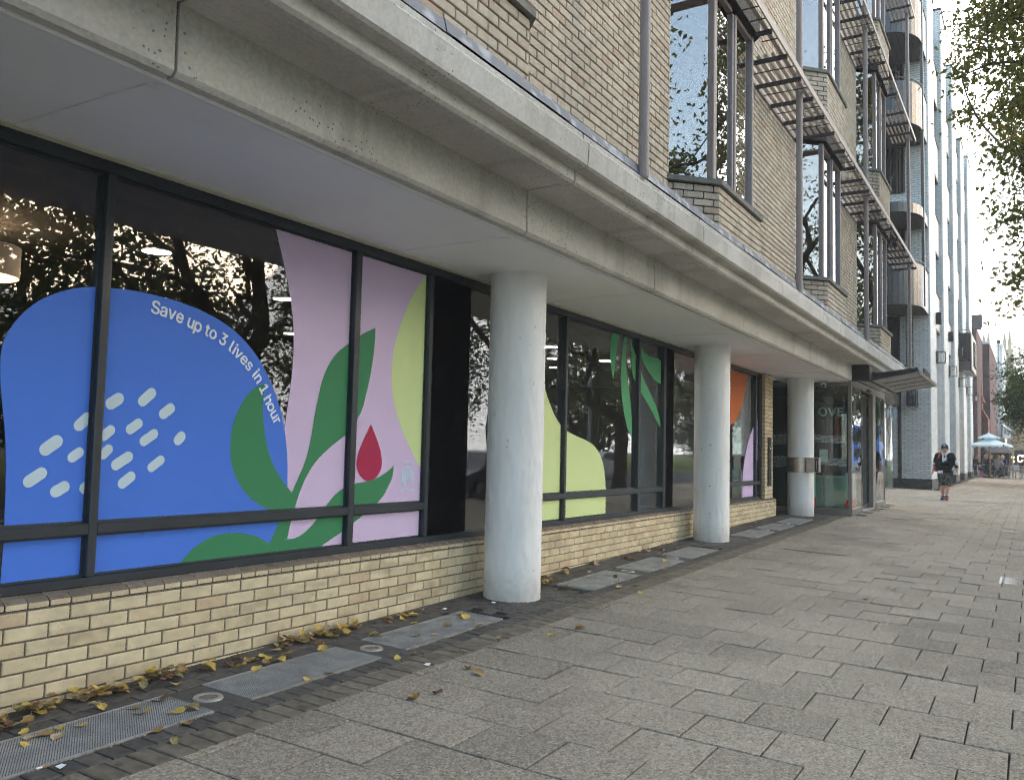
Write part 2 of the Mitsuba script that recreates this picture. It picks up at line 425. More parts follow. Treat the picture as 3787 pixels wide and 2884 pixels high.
mat('mint', (0.40, 0.62, 0.54), 0.6, 0.3)
mat('teal_dark', (0.02, 0.07, 0.07), 0.6, 0.3)
mat('letter_ghost', (0.72, 0.80, 0.82), 0.6, 0.3)
mat('lamp_shade', (0.75, 0.55, 0.36), 0.7, 0.2)
mat('paper', (0.85, 0.86, 0.84), 0.7, 0.2)
mat('yellow_paint', (0.75, 0.47, 0.05), 0.5, 0.3)
mat('gold_line', (0.45, 0.38, 0.10), 0.5, 0.3)
mat('plastic_white', (0.8, 0.8, 0.8), 0.4, 0.4)

# ------------------------------------------------------------------ ground, pavement, road
def grid_sheet(xs, ys, off):
    X, Y = np.meshgrid(xs, ys, indexing='ij')
    v = np.stack([X, Y, G(X, Y) + off], -1).reshape(-1, 3)
    n, m = len(xs), len(ys)
    i, j = np.meshgrid(np.arange(n - 1), np.arange(m - 1), indexing='ij')
    a = (i * m + j).ravel()
    return trimesh.Trimesh(v, np.vstack([np.stack([a, a + m, a + m + 1], 1), np.stack([a, a + m + 1, a + 1], 1)]), process=False)


YS = np.array([-60, -20, 0, 5, 10, 15, 20, 30, 60, 120, 320.0])
obj('ground', grid_sheet(np.array([-120, -0.5, 9, 160.0]), YS, -0.16), 'mat_soil', kind='structure')
obj('pavement', grid_sheet(np.array([-0.5, 0, 2, 4, 6, 9.0]), np.append(YS[:-1], 130.0), -0.014), 'mat_joint_dirt', kind='structure')
obj('road', grid_sheet(np.array([9.15, 16.8]), YS, -0.13), 'mat_asphalt', kind='structure')
obj('lawn', grid_sheet(np.array([17.0, 80.0]), YS, -0.02), 'mat_lawn', kind='structure')
obj('kerb', cat([prism_z(sbox(9.0, a, 9.15, b), float(G(9, a)) - 0.2, float(G(9, a)) + 0.0) for a, b in zip(range(-20, 120, 2), range(-18, 122, 2))]), 'mat_kerb', kind='structure')
obj('far_kerb', cat([prism_z(sbox(16.8, a, 17.0, b), float(G(9, a)) - 0.2, float(G(9, a)) + 0.005) for a, b in zip(range(-20, 120, 2), range(-18, 122, 2))]), 'mat_kerb', kind='structure')
obj('road_marking', cat([prism_z(sbox(12.9, a, 13.02, a + 2), float(G(9, a + 1)) - 0.135, float(G(9, a + 1)) - 0.1) for a in range(-6, 100, 5)]), 'mat_paint_white', 'road')


def slab_mesh(lx, ly, h, c):
    x, y = lx / 2, ly / 2
    v = np.array([[-x, -y, -h], [x, -y, -h], [x, y, -h], [-x, y, -h], [-x, -y, -c], [x, -y, -c], [x, y, -c], [-x, y, -c],
                  [-x + c, -y + c, 0], [x - c, -y + c, 0], [x - c, y - c, 0], [-x + c, y - c, 0]])
    f = []
    for a in (0, 4):
        for k in range(4):
            p, q = a + k, a + (k + 1) % 4
            f += [[p, q, q + 4], [p, q + 4, p + 4]]
    f += [[8, 9, 10], [8, 10, 11]]
    return v, np.array(f)


def seat(x, y, rng, dz=0.0012, tilt=0.0025, rot=0.004):
    """pose of a slab bedded at (x, y)"""
    g = 0.05
    sx = float(G(x + g, y) - G(x - g, y)) / (2 * g) + rng.normal() * tilt
    s_y = float(G(x, y + g) - G(x, y - g)) / (2 * g) + rng.normal() * tilt
    X = np.array([1, 0, sx])
    X /= np.linalg.norm(X)
    Y = np.array([0, 1, s_y])
    Y -= X * (X @ Y)
    Y /= np.linalg.norm(Y)
    a = rng.normal() * rot
    X, Y = X * math.cos(a) + Y * math.sin(a), Y * math.cos(a) - X * math.sin(a)
    return frame4([x, y, float(G(x, y)) + rng.normal() * dz], X, Y, np.cross(X, Y))


def lay(parent, name, cells, tmpl, matname, rng, limit, eye=EYE, **kw):
    """cells [(x, y)]: the nearest are parts of their own, the rest one mesh"""
    v, f = tmpl
    cells = sorted(cells, key=lambda c: (c[0] - eye[0]) ** 2 + (c[1] - eye[1]) ** 2 if c[1] > 1.2 and c[0] < 4.6 else 1e6 + c[1])
    variants = [mikit.ply(trimesh.Trimesh(v, f, process=False), matname, uv=np.tile([[a, b]], (len(v), 1)))
                for a, b in ((0.1, 0.2), (0.35, 0.9), (0.5, 0.1), (0.62, 0.6), (0.8, 0.35), (0.97, 0.8), (0.25, 0.5), (0.7, 0.95))]
    rest, ruv = [], []
    for i, (x, y) in enumerate(cells):
        m = seat(x, y, rng, **kw)
        if i < limit:
            obj(name, variants[rng.integers(len(variants))], None, parent, to=M4(m))
        else:
            rest.append(m)
            ruv.append(np.tile(rng.random((1, 2)), (len(v), 1)))
    if rest:
        obj(name, copies(v, f, rest), matname, parent, uv=np.vstack(ruv), kind='stuff')


rng = np.random.default_rng(11)
SL = slab_mesh(0.3915, 0.4015, 0.03, 0.0035)
cells, slivers = [], []
for r in range(-12, 262):
    yc = 2.555 + 0.41 + 0.41 * r - 0.205
    off = 0.0 if r % 2 == 0 else 0.2
    for c in range(-4 if 23.1 < yc < 33.9 else 0, 20):
        xc = 1.15 + 0.2 + 0.4 * c - off
        if (xc < 1.3 and not 23.1 < yc < 33.9) or xc > 8.9:
            continue
        if (18.1 < yc < 23.1 and xc < 1.34) or (33.9 < yc < 62 and xc < 1.36):
            continue
        cells.append((xc, yc))
    if not off:
        slivers.append((1.1165, yc))
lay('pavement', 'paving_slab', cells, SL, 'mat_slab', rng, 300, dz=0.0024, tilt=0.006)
half = [(1.085 + 0.1325, 2.555 + 0.41 + 0.41 * r - 0.205) for r in range(-12, 262) if r % 2 and not 18 < 2.76 + 0.41 * r < 23.3 and 2.76 + .41 * r < 31]
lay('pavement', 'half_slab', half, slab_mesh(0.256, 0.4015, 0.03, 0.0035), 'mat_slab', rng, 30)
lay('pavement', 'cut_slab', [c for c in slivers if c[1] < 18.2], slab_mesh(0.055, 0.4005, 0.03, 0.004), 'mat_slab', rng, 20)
GR = [(1.93, 3.034), (3.29, 4.336), (4.597, 5.79), (7.41, 8.50), (8.77, 9.83), (10.09, 11.12), (12.93, 14.0), (14.27, 15.33), (15.59, 16.76)]
DISC = [3.162, 4.467, 8.635, 9.96, 14.135, 15.46]


def blocked(x, y, h=0.0):
    if not 0.35 < x < 0.745:
        return False
    return any(a - 0.06 < y < b + 0.06 for a, b in GR) or any(abs(y - d) < 0.17 for d in DISC)


outer, dark = [], []
for k in range(-20, 154):
    y = 2.50 + 0.11 * k
    outer.append((0.9855, y))
    dark.append((0.815, y + 0.055))
lay('pavement', 'brown_paver', [c for c in outer if c[1] < 18.3], slab_mesh(0.196, 0.104, 0.03, 0.006), 'mat_paver_brown', rng, 120, dz=0.0015, tilt=0.006)
lay('pavement', 'dark_paver', [c for c in dark if c[1] < 18.3], slab_mesh(0.133, 0.104, 0.03, 0.005), 'mat_paver_dark', rng, 110, dz=0.0012)
wallp = []
for k in range(-10, 85):
    for c in range(7):
        x, y = 0.056 + 0.1115 * c, 2.4 + 0.211 * k + (0.105 if c % 2 else 0)
        if (x < 0.34 or not (blocked(x, y - 0.1) or blocked(x, y + 0.1))) and y < 18.3 and (x - 0.335) ** 2 + (y - 6.6) ** 2 > 0.02:
            wallp.append((x, y))
lay('pavement', 'wall_paver', wallp, slab_mesh(0.105, 0.204, 0.03, 0.005), 'mat_paver_dark', rng, 150, dz=0.0012)

# service grates and ground lights
fr = np.eye(4)
where = ['nearest', 'second', 'third', 'fourth', 'fifth', 'sixth', 'seventh', 'eighth', 'farthest']
for i, (a, b) in enumerate(GR):
    g = thing('service_grate', f'grey ribbed metal cover in the dark pavers by the wall, {where[i]} of the row', 'drain cover', 'ribbed covers along the wall')
    L = b - a
    m = seat(0.545, (a + b) / 2, np.random.default_rng(5), dz=0, tilt=0, rot=0)
    obj('base_plate', cat([box(-0.19, 0.19, -L / 2, L / 2, -0.03, 0.001)]), 'mat_grate_base', g, to=M4(m))
    bars = []
    n = int((L + 0.4) / 0.0125)
    rect = sbox(-0.184, -L / 2 + 0.006, 0.184, L / 2 - 0.006)
    for k in range(n):
        t = -L / 2 - 0.2 + 0.0125 * k
        strip = Polygon([(-0.2, t + 0.133), (0.2, t - 0.133), (0.2, t - 0.126), (-0.2, t + 0.140)]).intersection(rect)
        if strip.is_empty or strip.area < 1e-5 or strip.geom_type != 'Polygon':
            continue
        bars.append(prism_z(strip, 0.0, 0.0045))
    obj('rib', cat(bars), 'mat_grate_bar', g, to=M4(m), kind='stuff')
    obj('rim', cat([box(-0.195, -0.19, -L / 2 - 0.005, L / 2 + 0.005, -0.03, 0.006), box(0.19, 0.195, -L / 2 - 0.005, L / 2 + 0.005, -0.03, 0.006),
                    box(-0.19, 0.19, -L / 2 - 0.005, -L / 2, -0.03, 0.006), box(-0.19, 0.19, L / 2, L / 2 + 0.005, -0.03, 0.006)]), 'mat_grate_bar', g, to=M4(m))
for i, yc in enumerate(DISC):
    g = thing('ground_light', f'round steel ringed light sunk in a square black plate, {["nearest the corner", "just before the first white column", "just past the first white column", "midway to the second white column", "past the second white column", "farthest away"][i]}', 'ground light', 'lights sunk between the ribbed covers')
    m = seat(0.548, yc, np.random.default_rng(5), dz=0, tilt=0, rot=0)
    obj('plate', cbox(-0.193, 0.193, -0.124, 0.124, -0.03, 0.001, 0.003), 'mat_plate_dark', g, to=M4(m))
    obj('ring', lathe([(0.048, 0.001), (0.050, 0.008), (0.062, 0.010), (0.074, 0.008), (0.078, 0.001)], 40), 'mat_ring_steel', g, smooth=40, to=M4(m))
    obj('lens', lathe([(0.0005, 0.0045), (0.049, 0.0045)], 40), 'mat_lens', g, to=M4(m))

# ------------------------------------------------------------------ tan brick office building
OB = thing('office_building', 'tan brick office building with a concrete overhang, colourful window film and canted upper bays', 'building')
PL = obj('plinth_wall', cat([box(-0.35, -0.009, -3.5, 16.955, -0.2, 0.515), box(-0.35, -0.012, 16.20, 16.735, 0.57, 2.92)]), 'mat_mortar_pale', OB, label='low buff brick wall under the shop windows')


def brick_mesh(L, H, D, c=0.0035):
    """a brick whose face looks along +x from x=0, body behind it, centred in y and z"""
    y, z = L / 2, H / 2
    v = np.array([[-D, -y, -z], [-D, y, -z], [-D, y, z], [-D, -y, z], [-c, -y, -z], [-c, y, -z], [-c, y, z], [-c, -y, z],
                  [0, -y + c, -z + c], [0, y - c, -z + c], [0, y - c, z - c], [0, -y + c, z - c]])
    f = []
    for a in (0, 4):
        for k in range(4):
            p, q = a + k, a + (k + 1) % 4
            f += [[p, q, q + 4], [p, q + 4, p + 4]]
    f += [[8, 9, 10], [8, 10, 11]]
    return v, np.array(f)


def brickwork(O, u, n, length, z0, z1, phase, row0, gap=0.010, LB=0.225, HB=0.075, first_z=None, clip=None, skew=0.0):
    """bricks of a wall face from point O (x, y) along u (2-d), facing n: list of (centre3, length, height)"""
    out = []
    zb = z0 if first_z is None else first_z
    k = 0
    z = zb
    while z < z1 - 0.01:
        h0, h1 = max(z, z0), min(z + HB - gap, z1)
        if h1 - h0 > 0.012:
            off = phase + (0.5 * LB if (k + row0) % 2 else 0.0)
            s0 = math.floor((0 - off) / LB)
            s = s0
            while off + s * LB < length:
                a, b = max(off + s * LB + gap / 2, 0.0), min(off + (s + 1) * LB - gap / 2, length)
                if b - a > 0.02:
                    c = np.array([O[0] + u[0] * (a + b) / 2, O[1] + u[1] * (a + b) / 2, (h0 + h1) / 2])
                    if clip is None or clip(c):
                        out.append((c, b - a, h1 - h0))
                s += 1
        z += HB
        k += 1
    return out


def build_bricks(parent, groups, matname, limit, rng, D=0.06, jitter=0.0012, near=None, name='brick', gap=0.010):
    """groups: [(bricks, u, n)]: full bricks nearest the eye become parts, the rest one mesh"""
    full_v, full_f = brick_mesh(0.225 - gap, 0.075 - gap, D)
    allb = []
    for bricks, u, n in groups:
        for c, L, H in bricks:
            d = c - EYE
            ang = abs(d[0] * n[0] + d[1] * n[1]) / (d @ d) ** 1.5
            vis = near(c) if near else True
            allb.append((-ang if vis else 1e3, c, L, H, u, n))
    allb.sort(key=lambda t: t[0])
    variants = [mikit.ply(trimesh.Trimesh(full_v, full_f, process=False), matname, uv=np.tile([[a, a]], (len(full_v), 1))) for a in (0.05, 0.2, 0.35, 0.5, 0.65, 0.8, 0.97)]
    w = np.array([1, 1, 1, 1, 1, 0.7, 0.35])
    w = w / w.sum()
    vs, fs, us, o, cnt = [], [], [], 0, 0
    for s, c, L, H, u, n in allb:
        a = rng.normal() * 0.004
        p = c + np.array([n[0], n[1], 0]) * rng.normal() * jitter
        m = frame4(p, [n[0], n[1], 0], [u[0], u[1], 0], [0, 0, 1])
        if u[0] * n[1] - u[1] * n[0] > 0:
            m[:3, 1] *= -1
        fullb = abs(L - (0.225 - gap)) < 1e-3 and abs(H - (0.075 - gap)) < 1e-3
        if fullb and cnt < limit and s < 0:
            cnt += 1
            R = np.eye(4)
            R[1, 1] = R[2, 2] = math.cos(a)
            R[1, 2], R[2, 1] = -math.sin(a), math.sin(a)
            obj(name, variants[rng.choice(len(variants), p=w)], None, parent, to=M4(m @ R))
        else:
            v, f = brick_mesh(L, H, D, min(0.0035, L / 4))
            vs.append(v @ m[:3, :3].T + m[:3, 3])
            fs.append(f + o)
            o += len(v)
            us.append(np.full((len(v), 2), rng.random()))
    if vs:
        obj(name, trimesh.Trimesh(np.vstack(vs), np.vstack(fs), process=False), matname, parent, uv=np.vstack(us), kind='stuff')


rng = np.random.default_rng(21)
Y0 = 2.49304
PH = (Y0 + 3.5) % 0.225
br = brickwork((0, -3.5), (0, 1), (1, 0), 17.0 + 3.5, -0.2, 0.516, PH, 0, first_z=0.516 - 0.075 * 9, clip=lambda c: c[2] > G(0, c[1]) - 0.07)
pier = brickwork((0, 16.195), (0, 1), (1, 0), 0.545, 0.585, 2.915, 0.06, 0)
pret = brickwork((0, 16.745), (-1, 0), (0, 1), 0.3, 0.585, 2.915, 0.0, 1)
endf = brickwork((0, 17.0), (-1, 0), (0, 1), 0.35, 0.0, 0.516, 0.1, 0)
build_bricks(PL, [(br, (0, 1), (1, 0)), (pier, (0, 1), (1, 0)), (pret, (-1, 0), (0, 1)), (endf, (-1, 0), (0, 1))], 'mat_brick_buff', 300, rng, near=lambda c: c[1] > 2.2)
# brick on edge capping
prof = [(-0.085, 0.521), (0.0, 0.521), (0.0, 0.548), (-0.006, 0.556), (-0.03, 0.571), (-0.085, 0.577)]
hb = prism_y(prof, -0.05125, 0.05125)
hv = [mikit.ply(hb, 'mat_brick_edge', uv=np.tile([[a, a]], (len(hb.vertices), 1))) for a in (0.1, 0.4, 0.7, 0.95)]
hrest, hu = [], []
for k in range(-50, 130):
    y = Y0 + 0.05625 + 0.1125 * k
    if y < -3.4 or y > 16.96:
        continue
    m = np.eye(4)
    m[:3, 3] = [rng.normal() * 0.0012, y, rng.normal() * 0.001]
    if 2.25 < y and k < 60 + 2:
        obj('coping_brick', hv[rng.integers(4)], None, PL, to=M4(m))
    else:
        hrest.append(m)
        hu.append(np.full((len(hb.vertices), 2), rng.random()))
obj('coping_brick', copies(hb.vertices, hb.faces, hrest), 'mat_brick_edge', PL, uv=np.vstack(hu), kind='stuff')
obj('coping_joint', prism_y([(-0.084, 0.515), (-0.008, 0.515), (-0.008, 0.545), (-0.035, 0.566), (-0.084, 0.572)], -3.5, 16.98), 'mat_mortar_dark', PL)

# ---- shop windows
P_ = 5.49
ZT, ZB = 2.838, 0.628
frames, panes, filmpanes = [], [], []


def fbar(y0, y1, z0, z1, x0=-0.20, x1=-0.08):
    return cbox(x0, x1, y0, y1, z0, z1, 0.004)


for k in range(-1, 3):
    o = P_ * k
    end = k == 2
    Ma, Mb, Mc, Md = (1.93 + o, 1.98 + o), (2.846 + o, 2.896 + o), (4.905 + o, 4.967 + o), (5.841 + o, 5.889 + o)
    if k >= 1:
        Md = (Md[0] - 0.07, Md[1] - 0.03)
        Mc = (Mc[0] - 0.02, Mc[1] - 0.02)
    black = (Md[1], 6.518 + o if k < 1 else 6.26 + o)
    nxt = 1.93 + o + P_
    ms, glass, dk = [], [], []
    if end:
        Mc, e = (15.872, 15.934), 16.19
        Md = (16.135, 16.19)
    y1 = 16.19 if end else nxt
    ms.append(fbar(Ma[0], y1, 2.84, 2.919))
    ms.append(fbar(Ma[0], y1, 0.578, 0.626))
    for a, b in (Ma, Mb, Mc, Md):
        ms.append(fbar(a, b, 0.628, 2.838))
    for a, b in ((Ma, Mb), (Mb, Mc), (Mc, Md)):
        ms.append(fbar(a[1] + 0.001, b[0] - 0.001, 0.853, 0.913))
        glass += [(a[1], b[0], 0.628, 0.853), (a[1], b[0], 0.913, 2.838)]
    for a, b, c, d in list(glass):         # slim glazing beads
        for q in ((a, a + 0.012, c, d), (b - 0.012, b, c, d), (a + 0.012, b - 0.012, c, c + 0.012), (a + 0.012, b - 0.012, d - 0.012, d)):
            ms.append(box(-0.145, -0.118, *q))
    W = obj('shop_window', cat(ms), 'mat_frame_navy', OB)
    for a, b, c, d in glass:
        obj('pane', sheet(sbox(a + 0.002, c + 0.002, b - 0.002, d - 0.002), -0.13), 'mat_glass', W)
        filmpanes.append((W, sbox(a + 0.012, c + 0.012, b - 0.012, d - 0.012)))
    if not end:
        obj('black_panel', cbox(-0.19, -0.125, black[0] + 0.002, black[1], 0.63, 2.836, 0.003), 'mat_panel_black', W, label='matt black panel beside the window')
        obj('pane', sheet(sbox(black[1], 0.63, nxt - 0.002, 2.836), -0.13), 'mat_glass', W)

# ---- printed window film
FILM = {
    'blue': [[2.415,0.5],[2.424,0.8],[2.41,1.3],[2.359,1.606],[2.348,1.75],[2.354,1.832],[2.385,1.909],[2.437,1.99],[2.515,2.069],[2.606,2.126],[2.701,2.169],[2.783,2.19],[2.839,2.202],[2.926,2.211],[3.067,2.221],[3.227,2.217],[3.397,2.204],[3.553,2.176],[3.705,2.132],[3.838,2.072],[3.965,1.981],[4.069,1.874],[4.147,1.761],[4.212,1.645],[4.263,1.527],[4.302,1.362],[4.322,1.218],[4.326,1.075],[4.366,1.03],[4.395,0.918],[4.265,0.839],[4.182,0.697],[4.1,0.5]],
    'pink': [[4.081,2.92],[4.157,2.735],[4.209,2.6],[4.272,2.421],[4.317,2.224],[4.332,2.068],[4.33,1.887],[4.312,1.718],[4.29,1.572],[4.278,1.472],[4.187,1.306],[4.209,0.926],[3.9,0.5],[5.9,0.5],[5.9,2.95]],
    'leaf_left': [[4.082,1.765],[4.007,1.739],[3.928,1.675],[3.861,1.572],[3.821,1.467],[3.813,1.343],[3.828,1.23],[3.88,1.126],[3.966,1.031],[4.065,0.964],[4.195,0.916],[4.27,0.88],[4.402,0.929],[4.366,1.035],[4.334,1.064],[4.271,1.12],[4.193,1.208],[4.136,1.316],[4.102,1.423],[4.077,1.54],[4.071,1.647]],
    'leaf_tall': [[4.366,1.03],[4.422,1.129],[4.478,1.229],[4.52,1.343],[4.544,1.47],[4.562,1.585],[4.588,1.702],[4.622,1.833],[4.682,1.956],[4.779,2.061],[4.923,2.153],[5.023,2.216],[5.19,2.293],[5.19,2.17],[5.174,2.042],[5.152,1.914],[5.112,1.774],[5.072,1.647],[5.021,1.571],[4.917,1.458],[4.782,1.383],[4.652,1.299],[4.558,1.218],[4.485,1.116],[4.429,1.006],[4.396,0.907],[4.369,0.838],[4.343,0.719],[4.182,0.697],[4.265,0.839],[4.27,0.88],[4.339,0.975]],
    'leaf_low': [[3.416,0.56],[3.457,0.622],[3.511,0.674],[3.59,0.735],[3.709,0.786],[3.834,0.794],[3.94,0.787],[4.049,0.762],[4.135,0.724],[4.182,0.697],[4.343,0.719],[4.399,0.713],[4.475,0.732],[4.551,0.777],[4.613,0.825],[4.698,0.916],[4.77,0.983],[4.836,1.028],[4.912,1.059],[5.02,1.083],[5.167,1.099],[5.3,1.128],[5.416,1.178],[5.471,1.219],[5.469,1.139],[5.422,1.063],[5.366,0.988],[5.291,0.928],[5.143,0.85],[5.018,0.79],[4.912,0.737],[4.786,0.687],[4.632,0.624],[4.53,0.582]],
    'drop': [[5.176,1.538],[5.224,1.467],[5.287,1.368],[5.324,1.267],[5.322,1.204],[5.298,1.16],[5.258,1.123],[5.214,1.105],[5.171,1.097],[5.13,1.103],[5.088,1.125],[5.049,1.162],[5.028,1.205],[5.024,1.253],[5.044,1.327],[5.103,1.426]],
    'sun_disc': [[5.846,2.836],[5.759,2.758],[5.675,2.661],[5.595,2.54],[5.508,2.38],[5.444,2.214],[5.41,2.067],[5.408,1.924],[5.424,1.795],[5.484,1.643],[5.564,1.503],[5.677,1.361],[5.793,1.229],[5.875,1.148],[6,1.2],[6,2.8]],
    'lime': [[7.6,2.6],[7.75,2.4],[7.945,2.022],[8.066,1.859],[8.217,1.711],[8.35,1.629],[8.466,1.589],[8.683,1.542],[8.928,1.503],[9.142,1.451],[9.276,1.378],[9.39,1.284],[9.464,1.131],[9.507,0.938],[9.503,0.67],[9.503,0.5],[7.6,0.5]],
    'leaf_a': [[9.667,2.872],[9.589,2.743],[9.564,2.641],[9.574,2.504],[9.602,2.389],[9.672,2.257],[9.708,2.379],[9.739,2.522],[9.781,2.687],[9.848,2.866]],
    'leaf_b': [[9.992,2.875],[9.929,2.663],[9.9,2.447],[9.907,2.246],[9.939,2.047],[10.007,1.869],[10.101,1.701],[10.18,1.622],[10.271,1.575],[10.265,1.748],[10.219,1.982],[10.161,2.164],[10.078,2.362],[10.039,2.532],[10.053,2.718],[10.085,2.876]],
    'leaf_c': [[10.129,2.872],[10.194,2.693],[10.225,2.551],[10.243,2.398],[10.298,2.33],[10.379,2.268],[10.388,2.61],[10.325,2.666],[10.258,2.732],[10.178,2.795]],
    'leaf_d': [[10.528,2.763],[10.607,2.719],[10.747,2.67],[10.947,2.667],[11.122,2.676],[11.243,2.644],[11.335,2.597],[11.344,2.317],[11.133,2.334],[10.898,2.402],[10.725,2.495],[10.583,2.588],[10.527,2.635]],
    'leaf_e': [[10.519,2.475],[10.618,2.357],[10.761,2.25],[10.935,2.133],[11.083,2.022],[11.206,1.874],[11.278,1.699],[11.15,1.783],[10.941,1.927],[10.739,2.055],[10.515,2.179]],
    'orange': [[13.2,2.9],[15.435,2.9],[15.436,2.849],[15.408,2.646],[15.29,2.43],[15.115,2.213],[14.886,2.032],[14.662,1.923],[14.442,1.876],[13.3,1.75],[13,2.1],[12.9,2.5]],
    'lilac_a': [[15.95,1.974],[15.668,1.753],[15.455,1.539],[15.308,1.314],[15.221,1.11],[15.177,0.924],[15.182,0.629],[15.182,0.55],[16,0.55]],
    'lilac_b': [[16.046,2.023],[16.098,2.052],[16.276,2.114],[16.478,2.16],[16.546,2.172],[16.553,1.558],[16.485,1.529],[16.284,1.445],[16.108,1.282],[16.056,1.247]],
    'caps': [[[2.964,1.566],[3.009,1.596],0.054],[[3.163,1.592],[3.219,1.642],0.05],[[3.307,1.526],[3.353,1.56],0.05],[[2.784,1.438],[2.827,1.479],0.05],[[2.933,1.386],[2.97,1.418],0.046],[[3.093,1.427],[3.143,1.462],0.046],[[3.185,1.362],[3.249,1.405],0.046],[[3.418,1.373],[3.439,1.395],0.05],[[2.607,1.307],[2.664,1.349],0.054],[[2.756,1.266],[2.793,1.293],0.044],[[2.935,1.284],[2.964,1.312],0.044],[[3.016,1.226],[3.089,1.271],0.05],[[3.245,1.211],[3.304,1.254],0.044],[[2.53,1.142],[2.592,1.183],0.05],[[2.676,1.087],[2.72,1.11],0.05],[[2.837,1.1],[2.855,1.113],0.05],[[3.063,1.122],[3.113,1.159],0.048]],
    'text': [[3.185,2.111],[3.278,2.104],[3.381,2.083],[3.488,2.049],[3.611,2.02],[3.668,2.006],[3.729,1.975],[3.78,1.948],[3.932,1.845],[3.966,1.805],[4.022,1.76],[4.048,1.694],[4.085,1.643],[4.16,1.533],[4.186,1.485]],
    'logo': [[5.653,1.128],[5.741,1.126],[5.648,1.215],[5.657,1.04],[5.591,1.235],[5.715,1.235],[5.562,1.013],[5.745,1.012]],
    'cap_h': [[3.197,2.174],[3.185,2.104]],
}


def smooth_poly(pts, keep=38.0, n=2):
    p = np.asarray(pts, float)
    for _ in range(n):
        a, b, c = np.roll(p, 1, 0), p, np.roll(p, -1, 0)
        d0, d1 = b - a, c - b
        ang = np.degrees(np.abs(np.angle(np.exp(1j * (np.arctan2(d1[:, 1], d1[:, 0]) - np.arctan2(d0[:, 1], d0[:, 0]))))))
        out = []
        for i in range(len(p)):
            out += [b[i]] if ang[i] > keep else [b[i] - d0[i] * 0.25, b[i] + d1[i] * 0.25]
        p = np.array(out)
    q = Polygon(p)
    return q if q.is_valid else q.buffer(0)


def film(name, poly, colour, layer, label=None):
    seen = {}
    for W, r in filmpanes:
        g = poly.intersection(r)
        if not g.is_empty and g.area > 1e-5:
            seen.setdefault(W, []).append(g)
    for W, gs in seen.items():
        obj(name, sheet(unary_union(gs), -0.127 + 0.001 * layer), 'mat_film_' + colour, W, label=label)


S = {k_: smooth_poly(v_) for k_, v_ in FILM.items() if k_ not in ('caps', 'text', 'logo', 'cap_h')}
film('pink_film', S['pink'].difference(S['blue']), 'pink', 0, 'pale pink printed film')
film('blue_film', S['blue'], 'blue', 1, 'bright blue rounded shape printed on film')
film('yellow_film', S['sun_disc'], 'lime', 1, 'pale yellow half disc printed on film')
film('leaf_film', S['leaf_left'], 'green', 2, 'green crescent leaf printed on film')
film('leaf_film', unary_union([S['leaf_tall'], S['leaf_low']]), 'green', 3, 'tall and low green leaves printed on film')
film('drop_film', S['drop'], 'crimson', 4, 'crimson drop printed on film')
film('yellow_film', S['lime'], 'lime', 1, 'pale lime rounded shape printed on film')
for q_ in 'abcde':
    film('leaf_film', S['leaf_' + q_], 'leafgreen', 1)
film('orange_film', S['orange'], 'orange', 1, 'burnt orange rounded shape printed on film')
film('lilac_film', unary_union([S['lilac_a'], S['lilac_b']]), 'lilac', 1, 'lilac curved stripe printed on film')
for a, b, r in FILM['caps']:
    from shapely.geometry import LineString
    film('dash_film', LineString([a, b]).buffer(r * 0.62, 10), 'dash', 2)


def text_poly_mesh(txt, h, bold=True):
    return meshkit.text_mesh(txt, h, 0.0015, bold)


def on_wall(m, y, z, ang=0.0, x=-0.123, sx=1.0):
    """lettering mesh (x right, y up, z out) put on the glass plane"""
    c, s = math.cos(ang), math.sin(ang)
    v = m.vertices.copy()
    v[:, 0] *= sx
    return trimesh.Trimesh(np.stack([x + v[:, 2], y + c * v[:, 0] - s * v[:, 1], z + s * v[:, 0] + c * v[:, 1]], 1), m.faces, process=False)


W0 = [W for W, r in filmpanes if r.bounds[0] > 2.8 and r.bounds[2] < 5][0]
tp = np.array(FILM['text'])
seg = np.r_[0, np.cumsum(np.linalg.norm(np.diff(tp, axis=0), axis=1))]
dense = np.linspace(0, seg[-1], 200)
ker = np.ones(31) / 31
pp = np.stack([np.interp(dense, seg, tp[:, j]) for j in (0, 1)], 1)
ext = np.vstack([pp[0] + (pp[0] - pp[15:0:-1]), pp, pp[-1] + (pp[-1] - pp[-2:-17:-1])])
pp = np.stack([np.convolve(ext[:, j], ker, 'valid') for j in (0, 1)], 1)
tang = np.gradient(pp, axis=0)
TXT = 'Save up to 3 lives in 1 hour'
CAPH = 0.0745
adv, meshes = [], []
for ch in TXT:
    if ch == ' ':
        adv.append(CAPH * 0.42)
        meshes.append(None)
    else:
        m = text_poly_mesh(ch, CAPH, True)
        meshes.append(m)
        adv.append(m.bounds[1, 0] - min(0, m.bounds[0, 0]) + CAPH * 0.13)
scale = seg[-1] / sum(adv)
print('text scale', scale)
s_ = 0.0
letters = []
for ch, m, a in zip(TXT, meshes, adv):
    if m is not None:
        mid = (s_ + a * 0.45) * scale
        i = int(np.clip(mid / seg[-1] * 199, 0, 199))
        an = math.atan2(tang[i, 1], tang[i, 0])
        base = pp[i] - np.array([math.cos(an), math.sin(an)]) * a * 0.45
        letters.append(on_wall(m, base[0], base[1], an))
    s_ += a
obj('lettering', cat(letters), 'mat_film_white', W0, label='white curved words printed along the edge of the blue film')
W1 = W0
lc, rr = np.array(FILM['logo'][0]), 0.088
ring = Polygon([(lc[0] + rr * math.cos(t), lc[1] + rr * math.sin(t)) for t in np.linspace(0, 2 * math.pi, 60)])
drips = [ring.difference(ring.buffer(-0.003))]
